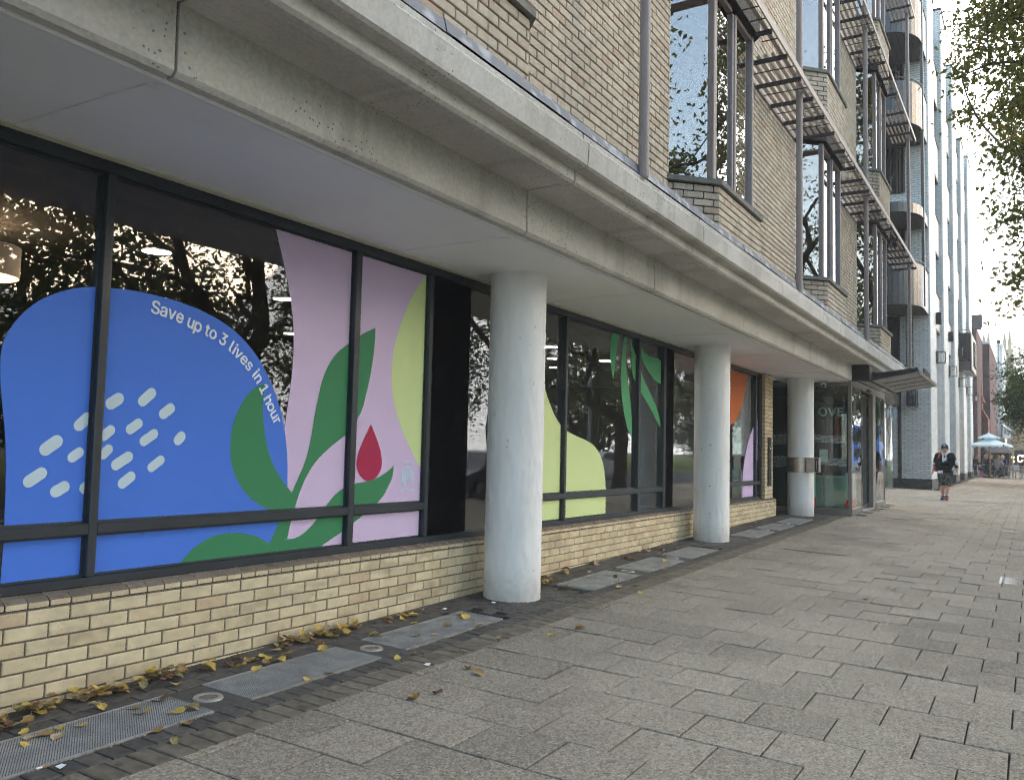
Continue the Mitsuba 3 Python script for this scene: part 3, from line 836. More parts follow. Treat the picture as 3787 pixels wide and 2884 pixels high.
for dx, top, bot, w0, w1 in ((-0.060, 0.055, -0.03, 0.007, 0.014), (-0.030, 0.078, -0.062, 0.006, 0.013), (0.0, 0.085, -0.012, 0.006, 0.011), (0.034, 0.078, -0.004, 0.007, 0.012), (0.064, 0.05, -0.052, 0.012, 0.013)):
    drips.append(unary_union([Polygon([(lc[0] + dx - w0, lc[1] + top), (lc[0] + dx + w0, lc[1] + top), (lc[0] + dx + w1, lc[1] + bot), (lc[0] + dx - w1, lc[1] + bot)]), sbox(0, 0, 1e-4, 1e-4) if False else Polygon([(lc[0] + dx + w1 * math.cos(t), lc[1] + bot + w1 * 1.3 * math.sin(t)) for t in np.linspace(0, 2 * math.pi, 16)])]).intersection(ring))
cap_ = ring.difference(Polygon([(lc[0] - 0.2, lc[1] - 0.2), (lc[0] + 0.2, lc[1] - 0.2), (lc[0] + 0.2, lc[1] + 0.07), (lc[0] - 0.2, lc[1] + 0.07)]))
obj('emblem', sheet(unary_union(drips + [cap_]), -0.1235), 'mat_film_sky', W1, label='small round emblem of pale drips printed on the pink film')


def fit(txt, y0, y1, z, h, bold=False):
    m = text_poly_mesh(txt, h, bold)
    return on_wall(m, y0, z, 0, sx=(y1 - y0) / m.bounds[1, 0])


obj('lettering', cat([fit('design by', 5.592, 5.715, 1.228, 0.027), fit('LOIS O\'HARA', 5.562, 5.745, 1.004, 0.027, True)]), 'mat_film_white', W1, label='small white words above and below the round emblem')

# ---- dark interior behind the shop windows
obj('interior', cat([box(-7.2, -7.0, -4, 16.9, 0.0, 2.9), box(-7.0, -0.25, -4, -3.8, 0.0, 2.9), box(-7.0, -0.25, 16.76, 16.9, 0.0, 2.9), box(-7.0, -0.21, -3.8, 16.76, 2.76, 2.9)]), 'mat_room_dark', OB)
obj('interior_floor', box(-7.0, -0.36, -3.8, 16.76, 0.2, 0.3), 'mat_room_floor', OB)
for i, (x, y) in enumerate(((-1.22, 4.0),  (-1.85, 5.87), (-3.64, 7.75), (-1.24, 10.1), (-1.88, 11.37), (-2.5, 12.58), (-1.27, 11.9))):
    g = thing('ceiling_light', f'round ceiling light glowing inside the dark office, {["nearest, by the tree reflection", "above the end of the curved words", "beside the pink film edge", "first past the front column", "second past the front column", "third past the front column", "left of the hanging green leaves"][i]}', 'ceiling light', 'round lights on the office ceiling')
    obj('rim', lathe([(0.098, 2.752), (0.106, 2.75), (0.106, 2.76)], 28, (x, y)), 'mat_plastic_white', g)
    d = trimesh.Trimesh(*[np.array(q) for q in (lambda v, f: (v, f))(np.vstack([[[x, y, 2.751]], [[x + 0.098 * math.cos(t), y + 0.098 * math.sin(t), 2.751] for t in np.linspace(0, 2 * np.pi, 29)[:-1]]]), [[0, (k + 1) % 28 + 1, k + 1] for k in range(28)])], process=False)
    dd = mikit.ply(d, 'mat_plastic_white')
    dd['emitter'] = {'type': 'area', 'radiance': rgb(5.0, 4.7, 4.2)}
    obj('diffuser', dd, None, g)
g = thing('pendant_lamp', 'large cream drum shade pendant hanging inside at the left edge of the office window', 'pendant lamp')
obj('lamp_shade', lathe([(0.26, 2.40), (0.265, 2.40), (0.265, 2.60), (0.26, 2.60)], 40, (-1.55, 2.9)), 'mat_lamp_shade', g, smooth=40)
bulb = mikit.ply(trimesh.creation.icosphere(2, 0.06).apply_translation([-1.55, 2.9, 2.5]), 'mat_plastic_white')
bulb['emitter'] = {'type': 'area', 'radiance': rgb(9, 7, 4.5)}
obj('bulb', bulb, None, g)
obj('cord', tube([[-1.55, 2.9, 2.55], [-1.55, 2.9, 2.76]], 0.006, 6), 'mat_cloth_black', g)

# ---- columns
for i, (y, nm) in enumerate(((6.602, 'white rough painted round column, nearest of three'), (12.075, 'white rough painted round column, middle of three'), (17.57, 'white round column with a steel band'))):
    n, hz = 160, 110
    z = np.linspace(float(G(0.33, y)) - 0.03, 2.92, hz)
    an = np.arange(n) * 2 * np.pi / n
    A, Z = np.meshgrid(an, z, indexing='xy')
    pts = np.stack([np.cos(A) * 0.254, np.sin(A) * 0.254 + y, Z], -1)
    q = pts * [20, 20, 11]
    r = 0.251 + 0.0060 * (meshkit.fbm(q, 3, 4 + i) - 0.5) + 0.003 * (meshkit.fbm(pts * [5, 5, 2.0], 2, 9 + i) - 0.5)
    r[-3:] += 0.004
    v = np.stack([0.331 + r * np.cos(A), y + r * np.sin(A), Z], -1).reshape(-1, 3)
    a, b = np.meshgrid(np.arange(hz - 1), np.arange(n), indexing='ij')
    c = a * n + b
    d = a * n + (b + 1) % n
    f = np.vstack([np.stack([c.ravel(), d.ravel(), (d + n).ravel()], 1), np.stack([c.ravel(), (d + n).ravel(), (c + n).ravel()], 1)])
    col = obj('column', trimesh.Trimesh(v, f, process=False), 'mat_pillar', OB, smooth=True, label=nm)
    if i == 2:
        obj('steel_band', lathe([(0.26, 1.075), (0.272, 1.075), (0.272, 1.362), (0.26, 1.362)], 56, (0.331, y)), 'mat_steel', col, smooth=40)
        obj('call_box', cbox(0.5, 0.742, 17.27, 17.42, 1.085, 1.365, 0.008), 'mat_steel', col)
        obj('call_panel', cbox(0.66, 0.735, 17.255, 17.27, 1.10, 1.35, 0.004), 'mat_metal_black', col)
        obj('call_button', cat([box(0.69, 0.71, 17.25, 17.256, 1.13 + 0.028 * j, 1.148 + 0.028 * j) for j in range(7)]), 'mat_metal_grey', col)
    if i == 1:
        obj('drill_hole', cat([tube([[0.331 + 0.25 * math.cos(-1.35), y + 0.25 * math.sin(-1.35), zz], [0.331 + 0.2558 * math.cos(-1.35), y + 0.2558 * math.sin(-1.35), zz]], 0.006, 8) for zz in (0.55, 0.93, 1.24, 1.5, 1.75, 2.02, 2.23, 2.6)]), 'mat_black_gap', col)

# ---- soffit and concrete beam
JO = [2.33 + P_ * k + d for k in range(-1, 4) for d in (0.0, 3.015)]
JO = [j for j in JO if -3.3 < j < 18.2]
edges = [-3.4] + JO + [18.47]
YEND = 18.47
for a, b in zip(edges[:-1], edges[1:]):
    so = obj('soffit_panel', cbox(-0.2, 1.035, a + 0.004, b - 0.004, 2.92, 3.0, 0.003), 'mat_soffit_paint', OB)
    obj('soffit_ridge', prism_y([(-0.06, 2.9205), (1.0, 2.9205), (1.0, 2.912), (-0.06, 2.912)], b - 0.03, b + 0.03) if b < 18 else box(-0.06, 1.0, b - 0.02, b + 0.01, 2.913, 2.9195), 'mat_soffit_paint', so)
obj('soffit_edge', prism_y([(1.036, 2.914), (1.066, 2.914), (1.066, 2.99), (1.036, 2.99)], -3.4, YEND), 'mat_soffit_edge', OB)
obj('soffit_trim', prism_y([(-0.078, 2.904), (-0.03, 2.908), (-0.03, 2.919), (-0.078, 2.919)], -3.4, 16.18), 'mat_soffit_trim', OB)
PROF = [(1.068, 2.93), (1.118, 2.93), (1.140, 2.952), (1.134, 3.256), (1.43, 3.262), (1.445, 3.244), (1.505, 3.250), (1.524, 3.268), (1.524, 3.345), (1.606, 3.350), (1.624, 3.366), (1.632, 3.522), (1.615, 3.540), (1.585, 3.545), (1.585, 3.60), (1.30, 3.62), (1.068, 3.4)]
e2 = edges[:-1] + [18.47, 20.4, 23.25]
for a, b in zip(e2[:-1], e2[1:]):
    pts = [(x, z) for x, z in PROF]
    if a > 18.4:
        pts = [(1.30, 3.262)] + PROF[4:16]
    g0, g1 = a + 0.008, b - 0.008
    m = prism_y(pts, g0, g1)
    obj('concrete_beam', m, 'mat_concrete', OB)
obj('beam_joint', prism_y([(1.09, 2.945), (1.122, 2.965), (1.118, 3.272), (1.43, 3.28), (1.50, 3.275), (1.508, 3.36), (1.60, 3.37), (1.612, 3.52), (1.58, 3.53), (1.10, 3.5)], -3.4, 18.4), 'mat_joint_dirt', OB)
# lead flashing in overlapping lengths
k = 0
yy = -3.4
rl = np.random.default_rng(4)
while yy < 23.1:
    L = 1.42
    n = 10
    ys = np.linspace(yy, min(yy + L + 0.06, 23.2), n)
    prof = np.array([(1.570, 3.622), (1.566, 3.64), (1.552, 3.70), (1.53, 3.71)]) + (0.004 if k % 2 else 0.0)
    v = []
    for y in ys:
        w = rl.normal() * 0.001
        for (x, z) in prof:
            v.append([x + w * 0.5, y, z])
    v = np.array(v).reshape(n, 4, 3)
    f = []
    for i in range(n - 1):
        for j in range(3):
            p0, p1, p2, p3 = i * 4 + j, i * 4 + j + 1, (i + 1) * 4 + j + 1, (i + 1) * 4 + j
            f += [[p0, p3, p2], [p0, p2, p1]]
    sheet_ = trimesh.Trimesh(v.reshape(-1, 3), np.array(f), process=False)
    back = trimesh.Trimesh(v.reshape(-1, 3) - [0.004, 0, 0], np.array(f)[:, ::-1], process=False)
    obj('lead_flashing', cat([sheet_, back]), 'mat_lead', OB, smooth=30)
    yy += L
    k += 1
obj('flashing_shadow', prism_y([(1.5, 3.55), (1.556, 3.55), (1.540, 3.68), (1.5, 3.68)], -3.4, 23.15), 'mat_black_gap', OB)  # black strip painted in as the shadow under the lead
obj('parapet_gutter', prism_y([(1.0, 3.58), (1.52, 3.58), (1.52, 3.64), (1.0, 3.6)], -3.4, 23.1), 'mat_lead', OB)

# ---- upper facade
XW, XB, TOPZ = 1.13, 1.53, 17.0
FW = None
core, groups = [], []
SILL = [4.20 + 3.36 * f for f in range(4)]
HEAD = [s + 2.2 for s in SILL]
bays = [3.11 + P_ * i for i in range(4)]
BL = 1.55
prev = -3.5
d2 = math.sqrt(0.5)
zrow = 3.62
for i, b in enumerate(bays):
    A, B, B2, A2 = (XW, b - 0.4), (XB, b), (XB, b + BL), (XW, b + BL + 0.4)
    if A[1] > prev:
        core.append(box(0.4, XW - 0.022, prev, A[1] + 0.01, 3.55, TOPZ))
        groups.append((brickwork((XW, prev), (0, 1), (1, 0), A[1] - prev, 3.6, TOPZ, 0.06 * i, 0, first_z=zrow, gap=0.013), (0, 1), (1, 0)))
    spans = [(3.6, SILL[0] - 0.055)] + [(HEAD[f] + 0.22, (SILL[f + 1] if f < 3 else TOPZ) - 0.055) for f in range(4)]
    last = i == 3
    for z0, z1 in spans:
        e = 0.022
        pl = Polygon([(0.4, A[1] + 0.005), (XW - e, A[1] + 0.005), (XB - e, B[1] + e * 0.4), (XB - e, B2[1] - e * 0.4), (XW - e, A2[1]), (0.4, A2[1])])
        core.append(prism_z(pl, z0, z1))
        fz = zrow + 0.075 * math.floor((z0 - zrow) / 0.075 + 1e-6)
        r0 = round((fz - zrow) / 0.075)
        groups.append((brickwork(A, (d2, d2), (d2, -d2), 0.4 / d2, z0, z1, 0.05, r0, first_z=fz, gap=0.013), (d2, d2), (d2, -d2)))
        groups.append((brickwork(B, (0, 1), (1, 0), BL, z0, z1, 0.05, r0, first_z=fz, gap=0.013), (0, 1), (1, 0)))
        groups.append((brickwork(B2, (-d2, d2), (d2, d2), 0.4 / d2, z0, z1, 0.0, r0 + 1, first_z=fz), (-d2, d2), (d2, d2)))
    prev = A2[1]
core.append(box(-9, 0.38, -3.5, 21.6, 3.56, TOPZ))
core.append(box(0.39, XW - 0.022, 21.58, 21.9, 3.55, TOPZ))
groups.append((brickwork((XW, 21.58), (0, 1), (1, 0), 0.32, 3.6, TOPZ, 0.0, 0, first_z=zrow), (0, 1), (1, 0)))
FW = obj('facade_wall', cat(core), 'mat_mortar_dark', OB)


def seen(c):
    q = c - EYE
    f = q @ FWD
    return f > 0.5 and abs(q @ RGT) / f < 0.60 and abs(q @ UP) / f < 0.46


build_bricks(FW, groups, 'mat_brick_tan', 300, np.random.default_rng(31), near=seen, gap=0.013)

# oriel windows: frame, panes, sill, head
for i, b in enumerate(bays):
    for f in range(4):
        s, h = SILL[f], HEAD[f]
        if i == 0 and f > 1:
            continue
        y0, y1, xg = b + 0.046, b + BL - 0.046, 1.42
        a0 = (1.05, y0 - 0.37)
        a2 = (1.05, y1 + 0.37)
        ms = [cbox(xg - 0.05, xg + 0.035, y0 - 0.02, y0 + 0.085, s + 0.001, h, 0.008), cbox(xg - 0.05, xg + 0.035, y1 - 0.035, y1 + 0.015, s + 0.001, h, 0.008),
              cbox(xg - 0.05, xg + 0.02, y0 + 0.675, y0 + 0.72, s + 0.05, h - 0.05, 0.006), cbox(xg - 0.05, xg + 0.035, y0 + 0.724, y0 + 0.79, s + 0.05, h - 0.05, 0.008),
              cbox(xg - 0.05, xg + 0.02, y0 + 0.102, y0 + 0.658, s + 0.001, s + 0.05, 0.004), cbox(xg - 0.05, xg + 0.02, y0 + 0.802, y1 - 0.037, s + 0.001, s + 0.05, 0.004),
              cbox(xg - 0.05, xg + 0.02, y0 + 0.102, y0 + 0.658, h - 0.05, h, 0.004), cbox(xg - 0.05, xg + 0.02, y0 + 0.802, y1 - 0.037, h - 0.05, h, 0.004)]
        ow = obj('oriel_window', cat(ms), 'mat_post_mauve', OB)
        zq = (s + 0.02, h - 0.02)
        obj('pane', sheet(sbox(y0 + 0.1, zq[0], y0 + 0.66, zq[1]), xg - 0.01), 'mat_glass_coated', ow)
        obj('pane', sheet(sbox(y0 + 0.79, zq[0], y1 - 0.035, zq[1]), xg - 0.01), 'mat_glass_coated', ow)
        for (p0, p1) in (((xg - 0.03, y0 - 0.03), a0), ((xg - 0.03, y1 + 0.03), a2)):
            v = np.array([[*p0, s + 0.002], [*p1, s + 0.002], [*p1, h], [*p0, h]])
            obj('pane', trimesh.Trimesh(v, [[0, 1, 2], [0, 2, 3]], process=False), 'mat_glass_coated', ow)
        obj('sill', prism_z([(1.0, b - 0.50), (XW + 0.01, b - 0.455), (XB + 0.035, b - 0.02), (XB + 0.035, b + BL + 0.02), (XW + 0.01, b + BL + 0.455), (1.0, b + BL + 0.5)], s - 0.052, s), 'mat_sill_slate', ow)
        obj('head', prism_z([(1.0, b - 0.38), (XW, b - 0.40), (XB - 0.01, b), (XB - 0.01, b + BL), (XW, b + BL + 0.40), (1.0, b + BL + 0.38)], h + 0.002, h + 0.22), 'mat_canopy_dark', ow)
        obj('dark_backing', box(0.385, 0.40, b - 0.3, b + BL + 0.3, s, h), 'mat_room_dark', ow)  # added dark sheet standing in for the unlit room behind the glass
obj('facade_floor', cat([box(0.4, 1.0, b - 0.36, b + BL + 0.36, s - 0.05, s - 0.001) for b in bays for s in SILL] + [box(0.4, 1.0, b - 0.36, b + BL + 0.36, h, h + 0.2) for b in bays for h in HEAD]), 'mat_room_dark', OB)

# steel posts and sun shades
YSH = 24.4
for y in (6.43 - P_, 6.43, 11.90, 17.40, 24.1):
    obj('post', tube([[1.59, y, 3.3 if y > 23 else 3.60], [1.59, y, TOPZ + 1]], 0.044, 16), 'mat_post_mauve', OB, smooth=40)
for f in range(4):
    zs = HEAD[f] - 0.02
    sh = obj('sun_shade', cat([box(1.735, 1.75, -3.4, YSH, zs - 0.045, zs + 0.045)]), 'mat_shade_blade', OB)
    allowed = [(-3.4, bays[0] - 0.42)] + [(bays[i] + BL + 0.42, bays[i + 1] - 0.42) for i in range(3)] + [(21.95, YSH)]
    for j, x in enumerate((1.20, 1.29, 1.38, 1.47, 1.56, 1.65)):  # slim inclined slats with gaps of sky between
        spans = [(-3.4, YSH)] if x > 1.6 else allowed
        prof = [(x - 0.019, zs - 0.012), (x - 0.017, zs - 0.018), (x + 0.019, zs + 0.010), (x + 0.017, zs + 0.016)]
        for a, b_ in spans:
            obj('blade', prism_y(prof, a, b_), 'mat_shade_blade', sh)
    obj('inner_rail', cat([box(1.135, 1.15, a, b_, zs - 0.05, zs + 0.03) for a, b_ in allowed[:-1]]), 'mat_shade_blade', sh, kind='stuff')
    for i in range(5):
        s0 = allowed[i][0] if i else -3.0
        ys = [s0 + 0.06 + 0.735 * k for k in range(5)] if i < 4 else [22.1, 22.85, 23.6, 24.3]
        for y in ys:
            if 2.0 < y or True:
                x0 = 1.152
                obj('bracket', cat([cbox(x0, 1.733, y - 0.016, y + 0.016, zs - 0.085, zs - 0.028, 0.004), tube([[x0, y, zs - 0.055], [x0 + 0.001, y, zs - 0.055]], 0.03, 6)]), 'mat_bracket_dark', sh)
            obj('rod', box(x0, 1.733, y + 0.361, y + 0.373, zs - 0.04, zs - 0.028), 'mat_bracket_dark', sh) if i < 4 and y + 0.4 < allowed[i][1] else None
    for b in bays:
        for y in (b + 0.35, b + 1.3):
            obj('bracket', cbox(1.54, 1.733, y - 0.016, y + 0.016, zs - 0.085, zs - 0.028, 0.004), 'mat_bracket_dark', sh)
        for q in (0.0, 0.7, 1.0, 1.55):
            obj('rod', box(1.54, 1.733, b + q, b + q + 0.012, zs - 0.04, zs - 0.028), 'mat_bracket_dark', sh)

# ------------------------------------------------------------------ glazed entrance porch of the office building
zg = lambda y: float(G(1.0, y))
EP = obj('entrance_porch', cat([
    cbox(-0.5, 1.13, 18.46, 18.56, 2.835, 2.928, 0.004), cbox(1.06, 1.13, 18.46, 18.54, 0.36, 2.834, 0.006),
    cbox(-0.5, 1.028, 18.46, 18.56, 0.18, 0.345, 0.004), cbox(1.03, 1.14, 18.46, 19.70, 0.18, 0.358, 0.004),
    cbox(1.03, 1.13, 18.585, 23.0, 2.835, 2.975, 0.004), cbox(1.03, 1.13, 21.16, 21.56, 0.2, 2.834, 0.006), cbox(1.03, 1.14, 21.57, 23.0, 0.2, 0.375, 0.004),
    cbox(1.03, 1.13, 22.94, 23.0, 0.38, 2.834, 0.006)]), 'mat_porch_frame', OB, label='steel framed glass entrance porch')
obj('post', cbox(1.04, 1.12, 19.70, 19.74, 0.28, 2.834, 0.004), 'mat_metal_black', EP)
v = np.array([[-0.5, 18.51, 0.345], [1.03, 18.51, 0.345], [1.03, 18.51, 2.835], [-0.5, 18.51, 2.835]])
obj('side_pane', trimesh.Trimesh(v, [[0, 1, 2], [0, 2, 3]], process=False), 'mat_glass_green', EP)
obj('front_pane', sheet(sbox(18.54, 0.358, 19.70, 2.835), 1.115), 'mat_glass_coated', EP)
obj('front_pane', sheet(sbox(21.57, 0.375, 22.90, 2.835), 1.115), 'mat_glass_coated', EP)
obj('sliding_door', cat([box(1.0, 1.03, 19.76, 19.80, 0.29, 2.80), box(1.0, 1.03, 21.08, 21.14, 0.29, 2.80), box(1.0, 1.03, 19.80, 21.08, 2.74, 2.80), box(1.0, 1.03, 19.80, 21.08, 0.29, 0.36)]), 'mat_metal_black', EP)
obj('door_pane', sheet(sbox(19.80, 0.36, 21.08, 2.74), 1.015), 'mat_glass_green', EP)
obj('threshold', box(0.9, 1.15, 19.72, 21.14, 0.2, 0.275), 'mat_metal_grey', EP)
obj('sensor', cbox(1.13, 1.19, 20.3, 20.62, 2.84, 2.90, 0.02), 'mat_metal_black', EP)
obj('porch_room', cat([box(-5, -4.8, 17.1, 23.2, 0, 2.95), box(-4.8, 1.0, 23.02, 23.2, 0, 2.95), box(-4.8, -0.55, 17.1, 17.25, 0, 2.95), box(-4.8, 1.02, 17.4 + 1.2, 23.0, 2.94, 2.99)]), 'mat_teal_dark', EP)
obj('porch_floor', box(-4.8, 1.02, 18.57, 23.0, 0.1, 0.27), 'mat_room_floor', EP)
ln = []
for base, n in ((1.66, 6), (1.20, 6)):
    for j in range(n):
        x = np.linspace(-0.48, 1.02, 40)
        z = base + 0.032 * j + 0.03 * np.sin(x * 3.1 + j * 0.35) * (1 - j / 8)
        for a in range(39):
            q = np.array([[x[a], 18.505, z[a]], [x[a + 1], 18.505, z[a + 1]], [x[a + 1], 18.505, z[a + 1] + 0.007], [x[a], 18.505, z[a] + 0.007]])
            ln.append(trimesh.Trimesh(q, [[0, 1, 2], [0, 2, 3]], process=False))
obj('film_line', cat(ln), 'mat_letter_ghost', EP, kind='stuff')


def facing_street(m, x, y, z, sx=1.0):
    """lettering facing the viewer down the street: along +x, towards -y"""
    v = m.vertices
    return trimesh.Trimesh(np.stack([x + v[:, 0] * sx, y - v[:, 2], z + v[:, 1]], 1), m.faces[:, ::1], process=False)


g = thing('hanging_board', 'dark teal board with big pale letters hanging inside the glass entrance porch', 'sign')
obj('board', cbox(-0.3, 0.80, 19.52, 19.56, 2.20, 2.58, 0.004), 'mat_teal_dark', g)
m = text_poly_mesh('OVE', 0.175, True)
obj('lettering', facing_street(m, 0.255, 19.517, 2.274, 0.54 / m.bounds[1, 0]), 'mat_letter_ghost', g)
obj('hanger', cat([tube([[x, 19.54, 2.58], [x, 19.54, 2.94]], 0.006, 6) for x in (-0.1, 0.6)]), 'mat_metal_black', g)
g = thing('notice', 'white printed notice on a tilted stand inside the entrance porch', 'notice')
obj('sheet', box(0.46, 0.62, 18.69, 18.70, 1.28, 1.54), 'mat_paper', g)
obj('print', cat([box(0.485, 0.595, 18.688, 18.6895, z, z + 0.008) for z in (1.33, 1.36, 1.39, 1.42, 1.45)]), 'mat_metal_grey', g)
obj('stand', cat([tube([[0.54, 18.73, 0.27], [0.54, 18.72, 1.3]], 0.012, 8), cbox(0.42, 0.66, 18.63, 18.83, 0.27, 0.29)]), 'mat_metal_black', g)
for x, nm in ((0.99, 'right'), (0.18, 'left')):
    g = thing('display_panel', f'tall mint display panel with a red foot inside the porch, {nm} of the two', 'display panel', 'mint panels in the porch')
    obj('panel', cbox(x - 0.08, x + 0.035, 19.0, 19.5, 0.52, 1.06, 0.004), 'mat_mint', g)
    obj('foot', cbox(x - 0.09, x + 0.04, 18.98, 19.52, 0.27, 0.519, 0.004), 'mat_strap_red', g)
for x, y in ((0.34, 19.2), (0.62, 20.0)):
    g = thing('speaker', f'black box speaker hung from the porch ceiling, {"nearer" if x < 0.5 else "farther"} of the two', 'speaker', 'speakers on the porch ceiling')
    obj('cabinet', cbox(x - 0.09, x + 0.09, y - 0.1, y + 0.1, 2.60, 2.80, 0.01), 'mat_metal_black', g)
    obj('bracket', box(x - 0.01, x + 0.01, y - 0.01, y + 0.01, 2.80, 2.94), 'mat_metal_black', g)
g = thing('reception_desk', 'pale green reception desk seen low behind the entrance glass', 'desk')
obj('counter', cbox(-0.2, 0.85, 20.6, 21.0, 0.90, 0.96), 'mat_mint', g)
obj('front', cbox(-0.15, 0.80, 20.66, 20.98, 0.27, 0.9), 'mat_mint', g)
g = thing('security_camera', 'white dome security camera under the soffit beside the third column', 'camera')
obj('mount', cbox(0.56, 0.72, 18.12, 18.28, 2.875, 2.918, 0.006), 'mat_metal_grey', g)
obj('dome', trimesh.creation.icosphere(3, 0.052).apply_translation([0.645, 18.2, 2.835]), 'mat_plastic_white', g, smooth=True)
obj('eye', trimesh.creation.icosphere(2, 0.034).apply_translation([0.647, 18.17, 2.822]), 'mat_glass_black', g, smooth=True)
g = thing('door_intercom', 'slim black intercom panel on the buff brick pier beside the last window', 'intercom')
obj('plate', cbox(0.0, 0.025, 16.36, 16.56, 0.82, 1.73, 0.006), 'mat_metal_black', g)
obj('screen', box(0.025, 0.03, 16.39, 16.53, 1.58, 1.69), 'mat_glass_black', g)
obj('button', cat([cbox(0.025, 0.034, 16.44, 16.48, 1.50, 1.53), cbox(0.025, 0.031, 16.44, 16.47, 1.18, 1.2)]), 'mat_plastic_white', g)

# entrance canopy
CN = obj('canopy', cat([box(1.07, 1.47, 18.48, 18.86, 2.95, 3.25), prism_z(sbox(1.40, 19.0, 1.435, 22.6), 2.95, 3.06)]), 'mat_metal_black', OB, label='black entrance canopy with pale grey panels')
x0, z0, x1, z1 = 1.44, 2.97, 2.305, 3.115
for j in range(4):
    a, b = 19.0 + 0.88 * j, 19.0 + 0.88 * (j + 1)
    obj('canopy_panel', prism_y([(x0, z0), (x1, z1), (x1, z1 + 0.02), (x0, z0 + 0.02)], a + 0.008, b - 0.008), 'mat_canopy_panel', CN)
    obj('rib', prism_y([(x0 + 0.1, z0 + 0.002), (x1 - 0.01, z1 - 0.012), (x1 - 0.01, z1 + 0.004), (x0 + 0.1, z0 + 0.02)], b - 0.007, b + 0.007), 'mat_metal_black', CN)
obj('edge_beam', prism_y([(1.3, 2.95), (x1, z1 + 0.022), (x1, z1 + 0.10), (1.3, 3.10)], 18.94, 18.992), 'mat_metal_black', CN)
obj('front_edge', box(x1 + 0.002, x1 + 0.03, 18.94, 22.55, z1 - 0.03, z1 + 0.05), 'mat_sill_slate', CN)
obj('sign_letter', cat([box(x1 - 0.0, x1 + 0.028, y, y + 0.16, z1 + 0.052, z1 + 0.17) for y in (19.9, 20.12, 20.34, 20.56, 20.78, 21.0)]), 'mat_bracket_dark', CN)
obj('glass_apron', trimesh.Trimesh(np.array([[1.14, 19.0, 2.99], [1.40, 19.0, 2.98], [1.40, 22.5, 2.98], [1.14, 22.5, 2.99]]), [[0, 1, 2], [0, 2, 3]], process=False), 'mat_glass', CN)

# ------------------------------------------------------------------ white glazed brick building beyond
WB = thing('white_building', 'white glazed brick building with tall scalloped piers and curved bronze balconies', 'building')
XP = 1.15
PB = [34.2 + 5.63 * i for i in range(5)]


def pier_poly(y0, y1, xin):
    c = []
    for cy_, a0 in ((y0 + 0.05, -math.pi / 2), (y1 - 0.05, 0.0)):
        for t in np.linspace(a0, a0 + math.pi / 2, 3):
            c.append((XP - 0.05 + 0.05 * math.cos(t), cy_ + 0.05 * math.sin(t)))
    return Polygon([(xin, y0)] + c + [(xin, y1)])


for i, y in enumerate(PB):
    xin = -6.0 if i == 0 else 0.1
    top = (19.2, 20.6, 20.4, 18.6, 19.4)[i]
    pr_ = obj('pier', prism_z(pier_poly(y, y + 2.2, xin), 0.70 + 0.02 * i, top), 'mat_white_brick', WB)
    obj('plinth', prism_z(pier_poly(y - 0.006, y + 2.206, xin).buffer(0.004), 0.0, 0.70 + 0.02 * i), 'mat_black_brick', pr_)
    obj('parapet', prism_z(pier_poly(y, y + 2.2, xin).buffer(0.03), top, top + 0.08), 'mat_metal_black', pr_)
    y2 = y + 2.2
    gap_end = (PB[i + 1] if i < 4 else y2 + 1.2)
    if i < 4:
        obj('shop_front', cat([box(0.2, 0.25, y2, gap_end, 0.3, 5.0)]), 'mat_glass_black', WB)
        for f in range(4):
            z = 6.64 + 3.2 * f - (0.35 if i % 2 else 0)
            obj('spandrel', cat([cbox(0.55, 1.0, y2 + 0.002, y2 + 2.2, z, z + 1.45, 0.01), cbox(0.55, 0.99, y2 + 2.21, gap_end - 0.002, z, z + 1.45, 0.01)]), 'mat_bronze_light', WB, label='pale bronze metal panel between the white piers')
            obj('spandrel_soffit', box(0.3, 0.98, y2 + 0.01, gap_end - 0.01, z - 0.05, z - 0.002), 'mat_soffit_boards', WB)
            w = obj('window', cat([box(0.50, 0.58, yy_, yy_ + 0.08, z + 1.47, z + 3.13) for yy_ in (y2 + 0.02, y2 + 1.1, y2 + 2.2, gap_end - 0.1)] + [box(0.50, 0.58, y2 + 0.1, gap_end - 0.1, z + 3.05, z + 3.13), box(0.5, 1.03, y2, gap_end, z + 1.452, z + 1.47)]), 'mat_bronze_frame', WB)
            obj('pane', box(0.44, 0.50, y2 + 0.02, gap_end - 0.02, z + 1.47, z + 3.1), 'mat_glass_black', w)
obj('core_wall', cat([box(-6.0, 0.4, 36.2, 59.5, 0, 18.5)]), 'mat_white_brick', WB)
# end wall window strip and balconies
for z in (8.1, 11.2, 14.4):
    w = obj('window', cat([box(x, x + 0.05, 34.10, 34.195, z, z + 1.9) for x in (-0.6, -0.15, 0.06, 0.16, 0.30)]), 'mat_bronze_frame', WB)
    obj('pane', box(-0.6, 0.3, 34.16, 34.198, z, z + 1.9), 'mat_glass_black', w)


def balcony_poly(grow=0.0):
    pts = [(-2.5, 31.3 - grow)]
    for t in np.linspace(-math.pi / 2, 0, 10):
        pts.append((0.1 + (1.0 + grow) * math.cos(t), 32.6 + (1.3 + grow) * math.sin(t)))
    return pts + [(1.1 + grow, 34.19), (-2.5, 34.19)]


